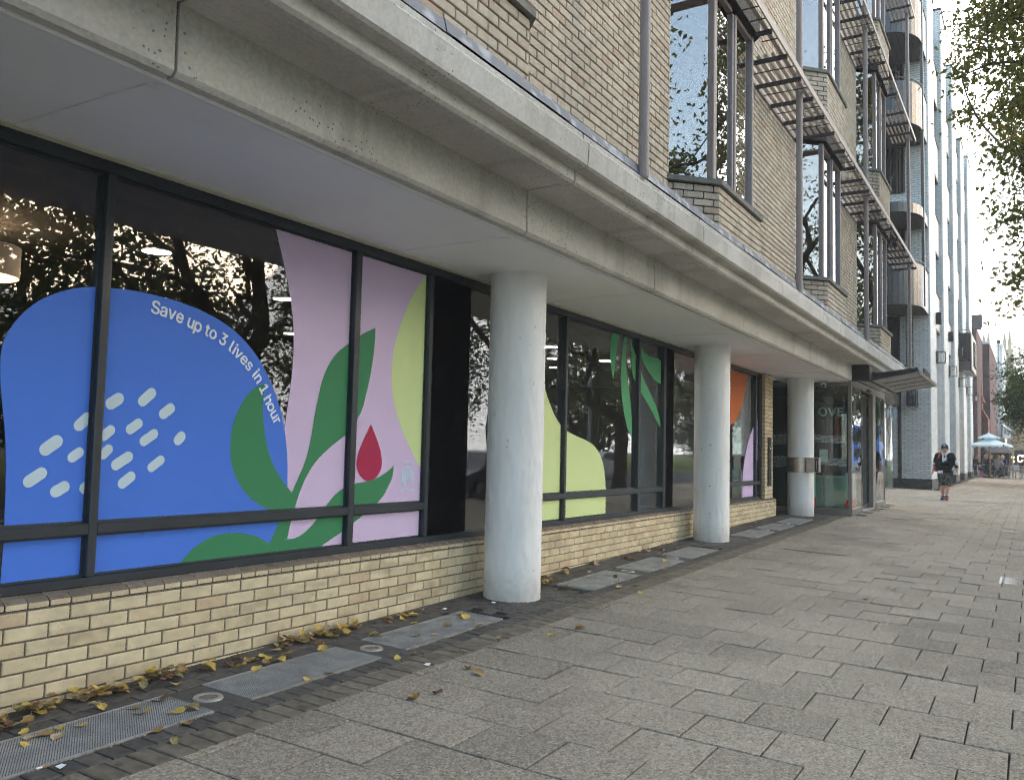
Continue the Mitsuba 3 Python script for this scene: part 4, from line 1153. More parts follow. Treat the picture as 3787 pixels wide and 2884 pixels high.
for i, (z0, z1) in enumerate(((6.6, 8.05), (9.78, 10.12), (12.9, 14.36), (16.07, 17.5))):
    nm = ['lowest curved bronze balcony', 'thin curved bronze canopy', 'middle curved bronze balcony', 'top curved bronze balcony'][i]
    bl = obj('balcony', prism_z(balcony_poly(-0.05), z0 + 0.01, min(z0 + 0.3, z1 - 0.02)), 'mat_soffit_boards', WB, label=nm)
    ring = balcony_poly()
    line = ring[:-1]
    for a, b in zip(line[:-1], line[1:]):
        L = math.dist(a, b)
        n = max(1, round(L / 0.55))
        for k in range(n):
            p, q = [np.array(a) + (np.array(b) - a) * t for t in (k / n + 0.004 / L, (k + 1) / n - 0.004 / L)]
            nrm = np.array([(q - p)[1], -(q - p)[0]]) / math.dist(p, q)
            ca = np.array([p, q, q - nrm * 0.03, p - nrm * 0.03])
            obj('metal_panel', prism_z(Polygon(ca), z0, z1), 'mat_bronze', bl)
    if z1 - z0 > 1:
        obj('handrail', tube([[x, y, z1 + 0.09] for x, y in line], 0.025, 8), 'mat_bronze_frame', bl)
obj('balcony_post', cbox(1.03, 1.13, 32.7, 32.85, 6.7, 19, 0.01), 'mat_bronze_frame', WB)
# curved glass corner shop
curve = [(-2.5, 31.2)] + [(-0.65 + 0.8 * math.cos(t), 32.8 + 1.6 * math.sin(t)) for t in np.linspace(-math.pi / 2, 0, 14)] + [(0.15, 33.5)]
cs = obj('corner_shop', prism_z(Polygon(curve + [(-2.5, 33.5)]).buffer(0.03), 3.27, 3.68), 'mat_metal_black', WB, label='curved glass shop corner with a black fascia')
obj('louvre', cat([prism_z(Polygon(curve + [(-2.5, 33.5)]).buffer(0.045), 3.35 + 0.06 * k, 3.365 + 0.06 * k) for k in range(5)]), 'mat_bronze_frame', cs)
vv, ff = [], []
for k, (x, y) in enumerate(curve):
    vv += [[x, y, 0.36], [x, y, 3.27]]
    if k:
        ff += [[2 * k - 2, 2 * k, 2 * k + 1], [2 * k - 2, 2 * k + 1, 2 * k - 1]]
obj('curved_pane', trimesh.Trimesh(np.array(vv), np.array(ff), process=False), 'mat_glass_coated', cs, smooth=True)
obj('shop_interior', prism_z(Polygon([(-2.5, 31.5), (-0.6, 31.6), (-0.05, 32.9), (-0.05, 33.6), (-2.5, 33.6)]), 0.36, 3.2), 'mat_teal_dark', cs)
obj('corner_post', cat([box(0.13, 0.20, 33.45, 33.55, 0.3, 3.7), box(0.1, 0.16, 34.05, 34.18, 0.3, 3.9), prism_z(Polygon(curve + [(-2.5, 33.5)]).buffer(0.02), 0.28, 0.36)]), 'mat_metal_black', cs)
m = text_poly_mesh('% NO', 0.30, True)
obj('lettering', cat([facing_street(text_poly_mesh('%', 0.28, True), -0.33, 31.18, 2.83, 0.7), facing_street(text_poly_mesh('N', 0.28, True), -0.03, 31.9, 2.83, 0.62), facing_street(text_poly_mesh('O', 0.28, True), 0.13, 32.6, 2.83, 0.3)]), 'mat_film_sky', cs)
obj('gold_ring', cat([tube([[-0.25 + r * math.cos(t) * 0.5, 31.3 + 0.25 * math.cos(t), 2.1 + r * math.sin(t)] for t in np.linspace(0, 2 * math.pi, 28)], 0.012, 5) for r in (0.24, 0.32, 0.40)]), 'mat_gold_line', cs)
# dark lattice screens
lat = [box(x, x + 0.03, 33.9, 33.93, 4.78, 6.6) for x in (-0.6, -0.1, 0.13, 0.36, 0.58)] + [box(-0.6, 0.61, 33.9, 33.93, z, z + 0.04) for z in (4.74, 6.6)]
for k in range(14):
    lat.append(tube([[0.38, 33.91, 4.8 + 0.13 * k], [0.60, 33.91, 4.95 + 0.13 * k - (0.12 if k % 2 else 0)]], 0.014, 4))
obj('lattice_screen', cat(lat), 'mat_metal_black', WB)
obj('screen_back', box(-1.5, 0.13, 34.0, 34.03, 3.7, 6.55), 'mat_glass_black', WB)
g = thing('lattice_sign', 'small black lattice bracket on the white brick pier above the curved shop corner', 'bracket')
obj('frame', cat([box(0.41, 0.44, 33.5, 34.19, 3.29, 3.85), box(0.69, 0.72, 33.5, 34.19, 3.27, 3.85), box(0.44, 0.69, 33.5, 33.53, 3.28, 3.31), box(0.44, 0.69, 33.5, 33.53, 3.82, 3.85)]), 'mat_metal_black', g)
obj('lattice', cat([tube([[0.44 + 0.05 * k, 33.51, 3.30], [0.50 + 0.05 * k * 0.9, 33.51, 3.83]], 0.012, 4) for k in range(4)] + [tube([[0.52 + 0.05 * k, 33.52, 3.30], [0.44 + 0.06 * k, 33.52, 3.83]], 0.012, 4) for k in range(4)]), 'mat_metal_black', g)
for i in range(5):
    y = PB[i] + 2.0
    g = thing('wall_lantern', f'brass and glass wall lantern on a white brick pier, {["nearest", "second", "third", "fourth", "farthest"][i]} of five', 'lantern', 'lanterns on the white piers')
    z = 5.07 - 0.02 * i
    obj('frame', cat([box(XP + 0.01, XP + 0.04, y - 0.13, y + 0.13, z - 0.05, z + 0.45)] + [box(XP + q, XP + q + 0.02, y + s_, y + s_ + 0.02, z, z + 0.4) for q in (0.04, 0.30) for s_ in (-0.12, 0.10)] + [box(XP + 0.04, XP + 0.32, y - 0.12, y + 0.12, z + zz_, z + zz_ + 0.02) for zz_ in (-0.02, 0.40)]), 'mat_bronze_frame', g)
    obj('lamp', tube([[XP + 0.18, y, z + 0.02], [XP + 0.18, y, z + 0.26]], [0.02, 0.05], 10), 'mat_paint_white', g)
    if i == 4:
        break
    g2 = thing('bracket_lamp', f'small black box lamp high on a white pier, {["nearest", "second", "third", "farthest"][i]} of four', 'lamp', 'black box lamps on the piers')
    yb = PB[i] + 2.05
    obj('box', cbox(XP + 0.005, XP + 0.20, yb - 0.12, yb + 0.12, 6.55, 6.98, 0.01), 'mat_metal_black', g2)
    obj('arm', box(XP - 0.02, XP + 0.004, yb - 0.04, yb + 0.04, 6.7, 6.8), 'mat_metal_black', g2)
g = thing('box_sign', 'dark boxed bay with a framed sign at the far end of the white building', 'bay')
obj('box', cbox(0.9, 1.56, 50.0, 54.0, 6.56, 8.0, 0.02), 'mat_metal_black', g)
obj('base', box(0.95, 1.52, 50.1, 53.9, 6.05, 6.55), 'mat_bronze', g)
obj('side_panel', box(1.563, 1.60, 50.1, 54.0, 6.1, 7.98), 'mat_bronze_light', g)
obj('frame', cbox(1.602, 1.66, 51.5, 53.6, 6.4, 7.7, 0.01), 'mat_metal_black', g)
obj('rail', tube([[0.95, 50.05, 8.15], [1.5, 50.05, 8.15], [1.5, 53.9, 8.15]], 0.03, 6), 'mat_metal_grey', g)

# ------------------------------------------------------------------ far end of the street
RB = thing('red_brick_building', 'dark red brick gabled hall with a stone niche and white coping behind the white building', 'building')
obj('wall', box(-6, 1.633, 70, 84, 0, 9.78), 'mat_red_brick', RB)
obj('coping', box(-6.1, 1.68, 69.9, 84, 9.78, 10.0), 'mat_paint_white', RB)
obj('eave', cat([box(-2, 1.55, 62, 62.8, 10.0, 10.72), box(-2, 1.5, 62, 62.4, 9.8, 10.0)]), 'mat_slate_roof', RB)
obj('side_wall', box(-2, 1.22, 62.2, 69.8, 0.2, 9.95), 'mat_red_brick', RB)
gab = [(0.98, 0.3), (1.62, 0.3), (1.62, 4.3), (1.3, 4.95), (0.98, 4.3)]
m = trimesh.creation.extrude_polygon(Polygon(gab), 2.5, engine='earcut')
nb = obj('buttress', trimesh.Trimesh(np.stack([m.vertices[:, 0], 67 + m.vertices[:, 2], m.vertices[:, 1]], 1), m.faces[:, ::-1], process=False), 'mat_red_stone', RB)
obj('niche', cat([box(1.12, 1.2, 66.9, 67.02, 2.7, 4.2), box(1.4, 1.48, 66.9, 67.02, 2.7, 4.2), box(1.24, 1.36, 66.93, 67.0, 2.7, 4.4)]), 'mat_red_brick', nb)
obj('offset', prism_y([(1.0, 2.3), (1.9, 1.7), (1.9, 1.9), (1.0, 2.6)], 65.6, 67.5), 'mat_slate_roof', nb)
obj('pinnacle', cat([box(1.02, 1.25, 67.5, 68.2, 4.3, 7.0), lathe([(0.001, 6.2), (0.22, 5.6), (0.3, 5.4)], 8, (1.2, 67.2))]), 'mat_red_stone', nb)
WT = thing('white_house', 'narrow white rendered house front with a moulded cornice beside the red brick hall', 'building')
obj('wall', cat([box(1.64, 2.03, 85, 95, 0, 11.2), box(1.64, 1.86, 84.5, 95, 0, 11.8)]), 'mat_render_white', WT)
obj('cornice', cat([box(1.6, 2.12, 84.7, 95, 11.2, 11.5), box(1.6, 2.07, 84.8, 95, 11.0, 11.18)]), 'mat_render_white', WT)
obj('window', cat([box(1.70, 1.90, 84.9, 84.99, z, z + 1.5) for z in (3.5, 6.5)]), 'mat_glass_black', WT)
obj('lamp', cat([box(1.78, 1.82, 84.2, 84.25, 9.5, 11.5), box(1.70, 1.95, 84.0, 84.45, 11.5, 11.75)]), 'mat_metal_black', WT)
CH = thing('church', 'pale gothic church with paired pinnacled towers rising far down the street', 'church')


def pinnacle(x, y, z0, z1, r):
    n = 9
    prof = [(r, z0)]
    for k in range(n):
        t = k / n
        rr_ = r * (1 - t) * 0.9
        z = z0 + (z1 - z0) * (0.12 + 0.8 * t)
        prof += [(rr_, z), (rr_ * 1.35 + 0.02, z + 0.06), (rr_ * 0.95, z + 0.14)]
    prof += [(0.02, z1 - 0.3), (0.09, z1 - 0.25), (0.09, z1 - 0.15), (0.001, z1)]
    return lathe(prof, 8, (x, y))


obj('nave', cat([box(-6, 1.6, 161, 190, 0, 18.6), box(1.6, 9, 165, 190, 0, 15)]), 'mat_stone_pale', CH)
gm = trimesh.creation.extrude_polygon(Polygon([(-0.9, 12), (1.2, 12), (1.2, 14.4), (0.15, 17.4), (-0.9, 14.4)]), 0.6, engine='earcut')
obj('gable', trimesh.Trimesh(np.stack([gm.vertices[:, 0], 160.4 + gm.vertices[:, 2], gm.vertices[:, 1]], 1), gm.faces[:, ::-1], process=False), 'mat_stone_pale', CH)
am = Polygon([(-0.35, 12.5), (0.65, 12.5), (0.65, 14.3), (0.15, 15.5), (-0.35, 14.3)])
am = trimesh.creation.extrude_polygon(am, 0.2, engine='earcut')
obj('window', trimesh.Trimesh(np.stack([am.vertices[:, 0], 160.2 + am.vertices[:, 2], am.vertices[:, 1]], 1), am.faces[:, ::-1], process=False), 'mat_slate_roof', CH)
for xs in ((-2.48, -1.83), (0.456, 1.186)):
    xm = sum(xs) / 2
    t = obj('tower', cat([box(xm - 0.75, xm + 0.75, 159.4, 161, 0, 19.4), box(xm - 0.8, xm + 0.8, 159.3, 161, 18.4, 18.6), box(xm - 0.8, xm + 0.8, 159.3, 161, 19.4, 19.6)]), 'mat_stone_pale', CH)
    obj('pinnacle', cat([box(x - 0.26, x + 0.26, 159.2, 159.75, 14, 20.4) for x in xs] + [pinnacle(x, 159.5, 20.4, z, 0.30) for x, z in zip(xs, (22.75, 23.15))]), 'mat_stone_pale', t)
    obj('belfry', cat([box(xm - 0.14, xm + 0.14, 159.3, 159.39, 15.6, 18.0)]), 'mat_slate_roof', t)
obj('pinnacle', pinnacle(-0.36, 160, 18.6, 21.2, 0.22), 'mat_stone_pale', CH)

# terrace: parasol, tables, chairs, seated people, hut, signs
gy = lambda x, y: float(G(x, y))
PA = thing('parasol', 'pale blue two tiered parasol with a scalloped white fringe over the pavement tables', 'parasol')


def cone_canopy(cx, cy_, r, z_e, z_a, val, n=8, sc=5):
    v, f = [[cx, cy_, z_a]], []
    ring = []
    for k in range(n):
        for s in range(sc):
            t = (k + s / sc) * 2 * math.pi / n + 0.2
            a0, a1 = k * 2 * math.pi / n + 0.2, (k + 1) * 2 * math.pi / n + 0.2
            p = np.array([math.cos(a0), math.sin(a0)]) * (1 - s / sc) + np.array([math.cos(a1), math.sin(a1)]) * s / sc
            ring.append(p * r)
    N = len(ring)
    for j, (rad, dz) in enumerate(((0.5, (z_e - z_a) * 0.58), (1.0, z_e - z_a))):
        for p in ring:
            v.append([cx + p[0] * rad, cy_ + p[1] * rad, z_a + dz])
    for k, p in enumerate(ring):
        v.append([cx + p[0] * 1.01, cy_ + p[1] * 1.01, z_e - val * (0.55 if k % 2 else 1.0)])
    for k in range(N):
        q = (k + 1) % N
        f.append([0, 1 + k, 1 + q])
        for j in (0, 1):
            a, b, c, d = 1 + j * N + k, 1 + j * N + q, 1 + (j + 1) * N + q, 1 + (j + 1) * N + k
            f += [[a, d, c], [a, c, b]]
    return trimesh.Trimesh(np.array(v), np.array(f), process=False)


obj('canopy', cone_canopy(2.05, 58, 1.17, 2.36, 2.84, 0.13), 'mat_canvas_blue', PA)
obj('top_tier', cone_canopy(2.0, 58, 0.57, 2.82, 3.09, 0.09), 'mat_canvas_blue', PA)
obj('pole', tube([[2.05, 58, gy(2, 58)], [2.03, 58, 2.85]], 0.028, 10), 'mat_wood_pole', PA)
obj('finial', tube([[2.0, 58, 3.07], [2.0, 58, 3.2]], [0.04, 0.005], 8), 'mat_paint_white', PA)
obj('base', lathe([(0.001, gy(2, 58) + 0.09), (0.27, gy(2, 58) + 0.08), (0.29, gy(2, 58))], 24, (2.05, 58)), 'mat_metal_black', PA)


def table(x, y, nm):
    g = thing('cafe_table', nm, 'table', 'tables on the pavement terrace')
    z = gy(x, y)
    obj('table_top', cbox(x - 0.38, x + 0.38, y - 0.35, y + 0.35, z + 0.72, z + 0.745), 'mat_metal_grey', g)
    obj('pedestal', tube([[x, y, z + 0.05], [x, y, z + 0.72]], 0.03, 8), 'mat_metal_grey', g)
    for a in range(4):
        t = a * math.pi / 2 + 0.6
        obj('foot', tube([[x, y, z + 0.12], [x + 0.3 * math.cos(t), y + 0.3 * math.sin(t), z + 0.015]], 0.018, 6), 'mat_metal_grey', g)
    return g


def chair(x, y, rot, mt, nm):
    g = thing('cafe_chair', nm, 'chair', 'chairs on the pavement terrace')
    c, s = math.cos(rot), math.sin(rot)
    z = gy(x, y)
    P = lambda a, b, h: [x + c * a - s * b, y + s * a + c * b, z + h]
    m4 = np.eye(4)
    m4[:2, :2] = [[c, -s], [s, c]]
    m4[:3, 3] = [x, y, z]
    obj('seat', cbox(-0.21, 0.21, -0.2, 0.2, 0.43, 0.455).apply_transform(m4), mt, g)
    obj('backrest', cat([cbox(-0.2, 0.2, -0.225, -0.205, 0.56 + 0.1 * k, 0.62 + 0.1 * k) for k in range(3)]).apply_transform(m4), mt, g)
    for a, b in ((-0.19, -0.21), (0.19, -0.21), (-0.19, 0.19), (0.19, 0.19)):
        obj('leg', tube([P(a * 1.1, b * 1.1, 0.0), P(a, b, 0.44 if b > 0 else 0.86)], 0.013, 6), 'mat_metal_black', g)


table(1.42, 57.4, 'small grey cafe table left of the parasol pole, against the white pier')
table(2.25, 59.5, 'grey cafe table under the right half of the parasol')
table(2.95, 58.6, 'grey cafe table to the right of the parasol, beside the bare chairs')
table(3.65, 60.3, 'grey cafe table nearest the right edge of the picture')
for x, y, r, mt, nm in ((1.75, 58.9, 1.3, 'mat_cloth_black', 'dark cafe chair just right of the parasol pole with a person in a dark coat'), (2.1, 58.9, 1.8, 'mat_cloth_teal', 'teal backed cafe chair under the parasol'), (2.42, 58.7, 1.2, 'mat_metal_black', 'dark cafe chair holding the person in a grey top'),
                        (3.25, 58.3, 2.6, 'mat_cloth_white', 'pale cafe chair turned towards the table right of the parasol'), (3.4, 60.9, 2.0, 'mat_metal_black', 'empty black cafe chair behind the right hand table'), (3.85, 59.6, 0.4, 'mat_metal_grey', 'grey slatted cafe chair at the right edge of the picture'), (1.28, 58.2, -1.2, 'mat_metal_black', 'dark cafe chair half hidden behind the last white pier'), (2.70, 59.3, 0.5, 'mat_metal_black', 'dark cafe chair at the table right of the person in grey')):
    chair(x, y, r, mt, nm)

HT = thing('timber_hut', 'black timber terrace hut with a low hipped roof behind the parasol', 'hut')
obj('wall', cat([box(1.3, 2.85, 66, 69, 0.3, 2.05)]), 'mat_wood_dark', HT)
obj('board', cat([box(1.3 + 0.12 * k, 1.39 + 0.12 * k, 65.95, 65.995, 0.35, 2.0) for k in range(13)]), 'mat_metal_black', HT, kind='stuff')
v = np.array([[1.1, 65.5, 2.0], [3.15, 65.5, 2.0], [3.15, 69.5, 2.0], [1.1, 69.5, 2.0], [1.6, 66.6, 2.45], [2.6, 66.6, 2.45], [2.6, 68.5, 2.45], [1.6, 68.5, 2.45]])
obj('roof', trimesh.convex.convex_hull(v), 'mat_slate_roof', HT)
NS = thing('letter_sign', 'dark shop board with big glowing yellow and white letters at the far right', 'sign')
obj('board', cbox(2.5, 5.2, 82, 82.3, 1.15, 2.35), 'mat_metal_black', NS)
obj('shop_front', cat([box(2.5, 5.2, 82.4, 90, 0.2, 1.1), box(2.4, 5.4, 82.3, 90, 2.36, 4.5)]), 'mat_stone_pale', NS)
for ch, x, col in (('t', 2.66, (1.6, 0.95, 0.12)), ('C', 3.02, (1.6, 0.9, 0.35)), ('T', 3.42, (1.5, 1.4, 1.2))):
    m = text_poly_mesh(ch, 0.55, True)
    d = mikit.ply(facing_street(m, x, 81.97, 1.45, 0.85), 'mat_yellow_paint')
    d['emitter'] = {'type': 'area', 'radiance': rgb(*col)}
    obj('letter', d, None, NS)
HS = thing('hanging_sign', 'white hanging banner sign with a dark arched emblem in front of the church', 'sign')
obj('panel', cbox(2.69, 3.08, 60, 60.03, 2.83, 3.49, 0.004), 'mat_paper', HS)
obj('emblem', cat([tube([[2.885 + 0.15 * math.cos(t), 59.985, 3.20 + 0.17 * math.sin(t)] for t in np.linspace(0, math.pi, 14)], 0.014, 5), tube([[2.885 + 0.10 * math.cos(t), 59.985, 3.20 + 0.11 * math.sin(t)] for t in np.linspace(0, math.pi, 12)], 0.010, 5)]), 'mat_cloth_navy', HS)
m = text_poly_mesh('LAINE', 0.13, True)
obj('lettering', facing_street(m, 2.72, 59.996, 3.03, 0.33 / m.bounds[1, 0]), 'mat_cloth_navy', HS)
obj('pole', tube([[3.16, 60.02, gy(3.1, 60)], [3.16, 60.02, 4.2]], 0.045, 10), 'mat_metal_grey', HS)
obj('arm', cat([tube([[2.69, 60.015, 3.52], [3.16, 60.02, 3.52]], 0.014, 6), tube([[2.69, 60.015, 2.80], [3.16, 60.02, 2.80]], 0.014, 6)]), 'mat_metal_grey', HS)

# ------------------------------------------------------------------ people
def flesh(bones, h=0.02, smooth_n=8):
    parts = []
    for p, q, r0, r1 in bones:
        a = m3.Manifold.sphere(r0, 16).translate(list(map(float, p)))
        b = m3.Manifold.sphere(r1, 16).translate(list(map(float, q)))
        parts.append(m3.Manifold.batch_hull([a, b]))
    m = m3.Manifold.batch_boolean(parts, m3.OpType.Add).refine_to_length(h)
    mm = m.to_mesh()
    t = trimesh.Trimesh(mm.vert_properties[:, :3], mm.tri_verts, process=True)
    trimesh.smoothing.filter_taubin(t, iterations=smooth_n)
    return t


def head_bones(c, s=1.0, turn=(0, -1)):
    c = np.array(c)
    f = np.array([turn[0], turn[1], 0.0]) / math.hypot(*turn)
    r = np.array([-f[1], f[0], 0.0])
    z = np.array([0, 0, 1.0])
    return [(c + z * 0.03 * s - f * 0.02 * s, c + z * 0.05 * s + f * 0.015 * s, 0.092 * s, 0.086 * s),
            (c + f * 0.045 * s - z * 0.02 * s, c + f * 0.048 * s - z * 0.085 * s, 0.056 * s, 0.036 * s),
            (c - r * 0.035 * s + f * 0.03 * s - z * 0.035 * s, c + r * 0.035 * s + f * 0.03 * s - z * 0.035 * s, 0.048 * s, 0.048 * s),
            (c + f * 0.098 * s + z * 0.012 * s, c + f * 0.116 * s - z * 0.022 * s, 0.011 * s, 0.016 * s),
            (c - r * 0.092 * s - z * 0.02 * s, c - r * 0.097 * s + z * 0.025 * s, 0.014 * s, 0.017 * s),
            (c + r * 0.092 * s - z * 0.02 * s, c + r * 0.097 * s + z * 0.025 * s, 0.014 * s, 0.017 * s)]


def hand_bones(w, d, side, curl=0.35):
    """hand from wrist w pointing along d, thumb towards -y side"""
    w, d = np.array(w, float), np.array(d, float) / np.linalg.norm(d)
    f = np.array([0, -1.0, 0])
    r = np.cross(d, f)
    r /= np.linalg.norm(r)
    out = []
    k = w + d * 0.085
    for j, (o, L) in enumerate(((-0.030, 0.068), (-0.010, 0.078), (0.010, 0.073), (0.030, 0.058))):
        b = k - f * o
        out.append((w + d * 0.02 - f * o * 0.6, b, 0.017, 0.0135))
        m_ = b + (d * 0.8 + r * side * curl) * L * 0.55
        out.append((b, m_, 0.011, 0.0095))
        out.append((m_, m_ + (d * 0.6 + r * side * (curl + 0.35)) * L * 0.5, 0.0095, 0.008))
    t0 = w + d * 0.03 + f * 0.02
    t1 = t0 + (d * 0.6 + f * 0.7) * 0.045
    out += [(t0, t1, 0.014, 0.011), (t1, t1 + (d * 0.9 + f * 0.25 + r * side * 0.2) * 0.035, 0.011, 0.009)]
    return out


mx, my = 2.10, 27.4
mz = gy(mx, my)
MP = thing('person', 'man in black jacket, camouflage shorts and dark cap walking towards the viewer', 'person')


def L3(*p):
    return np.array([mx + p[0], my + p[1], mz + p[2]])


hipL, hipR = L3(-0.085, 0.02, 0.74), L3(0.085, 0.02, 0.74)
kneeL, kneeR = L3(-0.075, -0.01, 0.40), L3(0.07, -0.06, 0.41)
ankL, ankR = L3(-0.055, 0.03, 0.075), L3(0.05, -0.17, 0.095)
shL, shR = L3(-0.185, 0.0, 1.265), L3(0.185, 0.0, 1.265)
elL, elR = L3(-0.262, 0.03, 1.03), L3(0.272, -0.01, 1.04)
wrL, wrR = L3(-0.30, -0.04, 0.83), L3(0.315, -0.07, 0.83)
bones = head_bones(L3(0, -0.02, 1.435), 0.98) + [
    (L3(0, 0.0, 1.37), L3(0, 0.02, 1.26), 0.062, 0.075), (L3(0, 0.01, 1.2), L3(0, 0.01, 0.95), 0.12, 0.12), (shL, shR, 0.062, 0.062), (L3(-0.05, 0.01, 0.95), L3(0.05, 0.01, 0.80), 0.10, 0.08),
    (hipL, kneeL, 0.098, 0.060), (hipR, kneeR, 0.098, 0.060), (kneeL + [0, 0.01, -0.05], L3(-0.066, 0.035, 0.27), 0.052, 0.060), (kneeR + [0, 0.01, -0.05], L3(0.061, -0.09, 0.28), 0.052, 0.060),
    (L3(-0.066, 0.035, 0.27), ankL, 0.060, 0.034), (L3(0.061, -0.09, 0.28), ankR, 0.060, 0.034), (kneeL, kneeL + [0, 0, -0.06], 0.060, 0.053), (kneeR, kneeR + [0, 0, -0.06], 0.060, 0.053),
    (ankL, L3(-0.07, -0.10, 0.045), 0.034, 0.03), (ankR, L3(0.055, -0.30, 0.085), 0.034, 0.03),
    (shL, elL, 0.058, 0.045), (shR, elR, 0.058, 0.045), (elL, wrL, 0.044, 0.028), (elR, wrR, 0.044, 0.028)]
bones += hand_bones(wrL, wrL - elL + [0, 0, -0.08], 1) + hand_bones(wrR, wrR - elR + [0, 0, -0.08], -1)
obj('body', flesh(bones, 0.014, 6), 'mat_skin', MP, smooth=True)
jb = [(L3(-0.10, 0.01, 1.22), L3(-0.105, 0.0, 0.98), 0.125, 0.150), (L3(0.10, 0.01, 1.22), L3(0.105, 0.0, 0.98), 0.125, 0.150), (L3(-0.095, 0.0, 0.98), L3(-0.085, 0.01, 0.80), 0.152, 0.125), (L3(0.095, 0.0, 0.98), L3(0.085, 0.01, 0.80), 0.152, 0.125),
      (L3(-0.1, -0.03, 1.0), L3(0.1, -0.03, 1.0), 0.15, 0.15), (L3(-0.08, 0.0, 0.80), L3(0.08, 0.0, 0.80), 0.122, 0.122), (L3(0, 0.045, 1.30), L3(0, 0.03, 1.2), 0.075, 0.11),
      (shL, shR, 0.068, 0.068), (shL, elL, 0.070, 0.060), (shR, elR, 0.070, 0.060), (elR, elR * 0.5 + wrR * 0.5, 0.058, 0.050), (elL, elL * 0.85 + wrL * 0.15, 0.060, 0.058)]
J = flesh(jb, 0.02, 8)
vfront = m3.Manifold.hull_points(np.array([L3(x, y, z) for x, z in ((-0.075, 1.42), (0.085, 1.42), (-0.045, 1.06), (-0.025, 1.06)) for y in (-0.4, -0.03)]))
Jm = m3.Manifold(m3.Mesh(vert_properties=np.asarray(J.vertices, np.float32), tri_verts=np.asarray(J.faces, np.uint32)))
Jc = (Jm - vfront).to_mesh()
obj('jacket', trimesh.Trimesh(Jc.vert_properties[:, :3], Jc.tri_verts, process=True), 'mat_cloth_black', MP, smooth=40)
obj('shirt', flesh([(L3(-0.05, -0.005, 1.28), L3(-0.02, -0.06, 1.05), 0.085, 0.09), (L3(0.05, -0.005, 1.28), L3(0.0, -0.06, 1.05), 0.085, 0.09), (L3(-0.08, 0, 0.90), L3(0.07, 0, 0.90), 0.105, 0.105), (L3(-0.085, -0.006, 0.80), L3(0.02, 0, 0.80), 0.122, 0.112)], 0.02), 'mat_cloth_white', MP, smooth=True)
obj('shirt_stripe', box(mx - 0.012, mx + 0.012, my - 0.115, my - 0.09, mz + 1.20, mz + 1.27), 'mat_cloth_navy', MP)
obj('sleeve_panel', cat([flesh([(elR * 0.75 + shR * 0.25 + [0.03, -0.025, 0], elR + [0.03, -0.03, -0.03], 0.046, 0.045)], 0.03), flesh([(elL + [-0.012, -0.012, 0.0], elL + [-0.012, -0.02, -0.012], 0.054, 0.054)], 0.03), flesh([(L3(0.215, -0.06, 0.96), L3(0.18, -0.06, 0.86), 0.035, 0.03)], 0.03)]), 'mat_cloth_white', MP, smooth=True)
obj('shorts', flesh([(L3(-0.075, 0.01, 0.76), L3(0.075, 0.01, 0.76), 0.128, 0.128), (hipL, L3(-0.085, 0.0, 0.455), 0.118, 0.088), (hipR, L3(0.085, -0.05, 0.46), 0.118, 0.090)], 0.02), 'mat_camo', MP, smooth=True)
obj('cap', flesh([(L3(0, 0.0, 1.50), L3(0, -0.035, 1.497), 0.095, 0.092), (L3(-0.05, -0.10, 1.488), L3(0.05, -0.10, 1.488), 0.013, 0.013), (L3(-0.035, -0.16, 1.476), L3(0.035, -0.16, 1.476), 0.009, 0.009), (L3(-0.05, -0.09, 1.49), L3(-0.035, -0.16, 1.476), 0.012, 0.009), (L3(0.05, -0.09, 1.49), L3(0.035, -0.16, 1.476), 0.012, 0.009), (L3(0, -0.09, 1.49), L3(0, -0.165, 1.476), 0.014, 0.009)], 0.014, 4), 'mat_cloth_navy', MP, smooth=True)
obj('cap_badge', trimesh.creation.icosphere(2, 0.028).apply_scale([1, 0.35, 0.8]).apply_translation(L3(0, -0.122, 1.535)), 'mat_cloth_white', MP, smooth=True)
obj('face_feature', cat([trimesh.creation.icosphere(1, 0.011).apply_translation(L3(sx * 0.034, -0.103, 1.452)) for sx in (-1, 1)] + [trimesh.creation.icosphere(1, 0.012).apply_scale([2.2, 0.7, 0.5]).apply_translation(L3(0, -0.112, 1.375))]), 'mat_hair_brown', MP)
obj('shoe', flesh([(L3(-0.055, 0.05, 0.05), L3(-0.075, -0.13, 0.035), 0.05, 0.043), (L3(-0.055, 0.04, 0.09), L3(-0.06, 0.0, 0.09), 0.045, 0.045)], 0.015), 'mat_shoe', MP, smooth=True)
obj('shoe', flesh([(L3(0.05, -0.15, 0.06), L3(0.058, -0.33, 0.10), 0.05, 0.043), (L3(0.05, -0.16, 0.10), L3(0.05, -0.2, 0.105), 0.045, 0.045)], 0.015), 'mat_shoe', MP, smooth=True)
obj('sole', flesh([(L3(0.05, -0.15, 0.035), L3(0.058, -0.345, 0.075), 0.04, 0.038)], 0.015), 'mat_sole', MP, smooth=True)
obj('sock', cat([tube([L3(-0.056, 0.03, 0.07), L3(-0.058, 0.032, 0.15)], 0.043, 12), tube([L3(0.05, -0.165, 0.09), L3(0.052, -0.155, 0.16)], 0.043, 12)]), 'mat_cloth_white', MP, smooth=40)
BG = thing('shoulder_bag', 'bright red shoulder bag hanging at the walking man\'s side', 'bag')
obj('strap', flesh([(L3(-0.10, -0.065, 1.335), L3(-0.15, -0.135, 1.18), 0.022, 0.022), (L3(-0.10, -0.06, 1.34), L3(-0.10, 0.07, 1.31), 0.022, 0.022)], 0.02, 3), 'mat_strap_red', BG, smooth=True)
obj('pouch', flesh([(L3(-0.225, 0.06, 1.02), L3(-0.225, 0.05, 0.86), 0.055, 0.07), (L3(-0.21, 0.13, 1.02), L3(-0.21, 0.12, 0.86), 0.055, 0.07)], 0.03), 'mat_strap_red', BG, smooth=True)


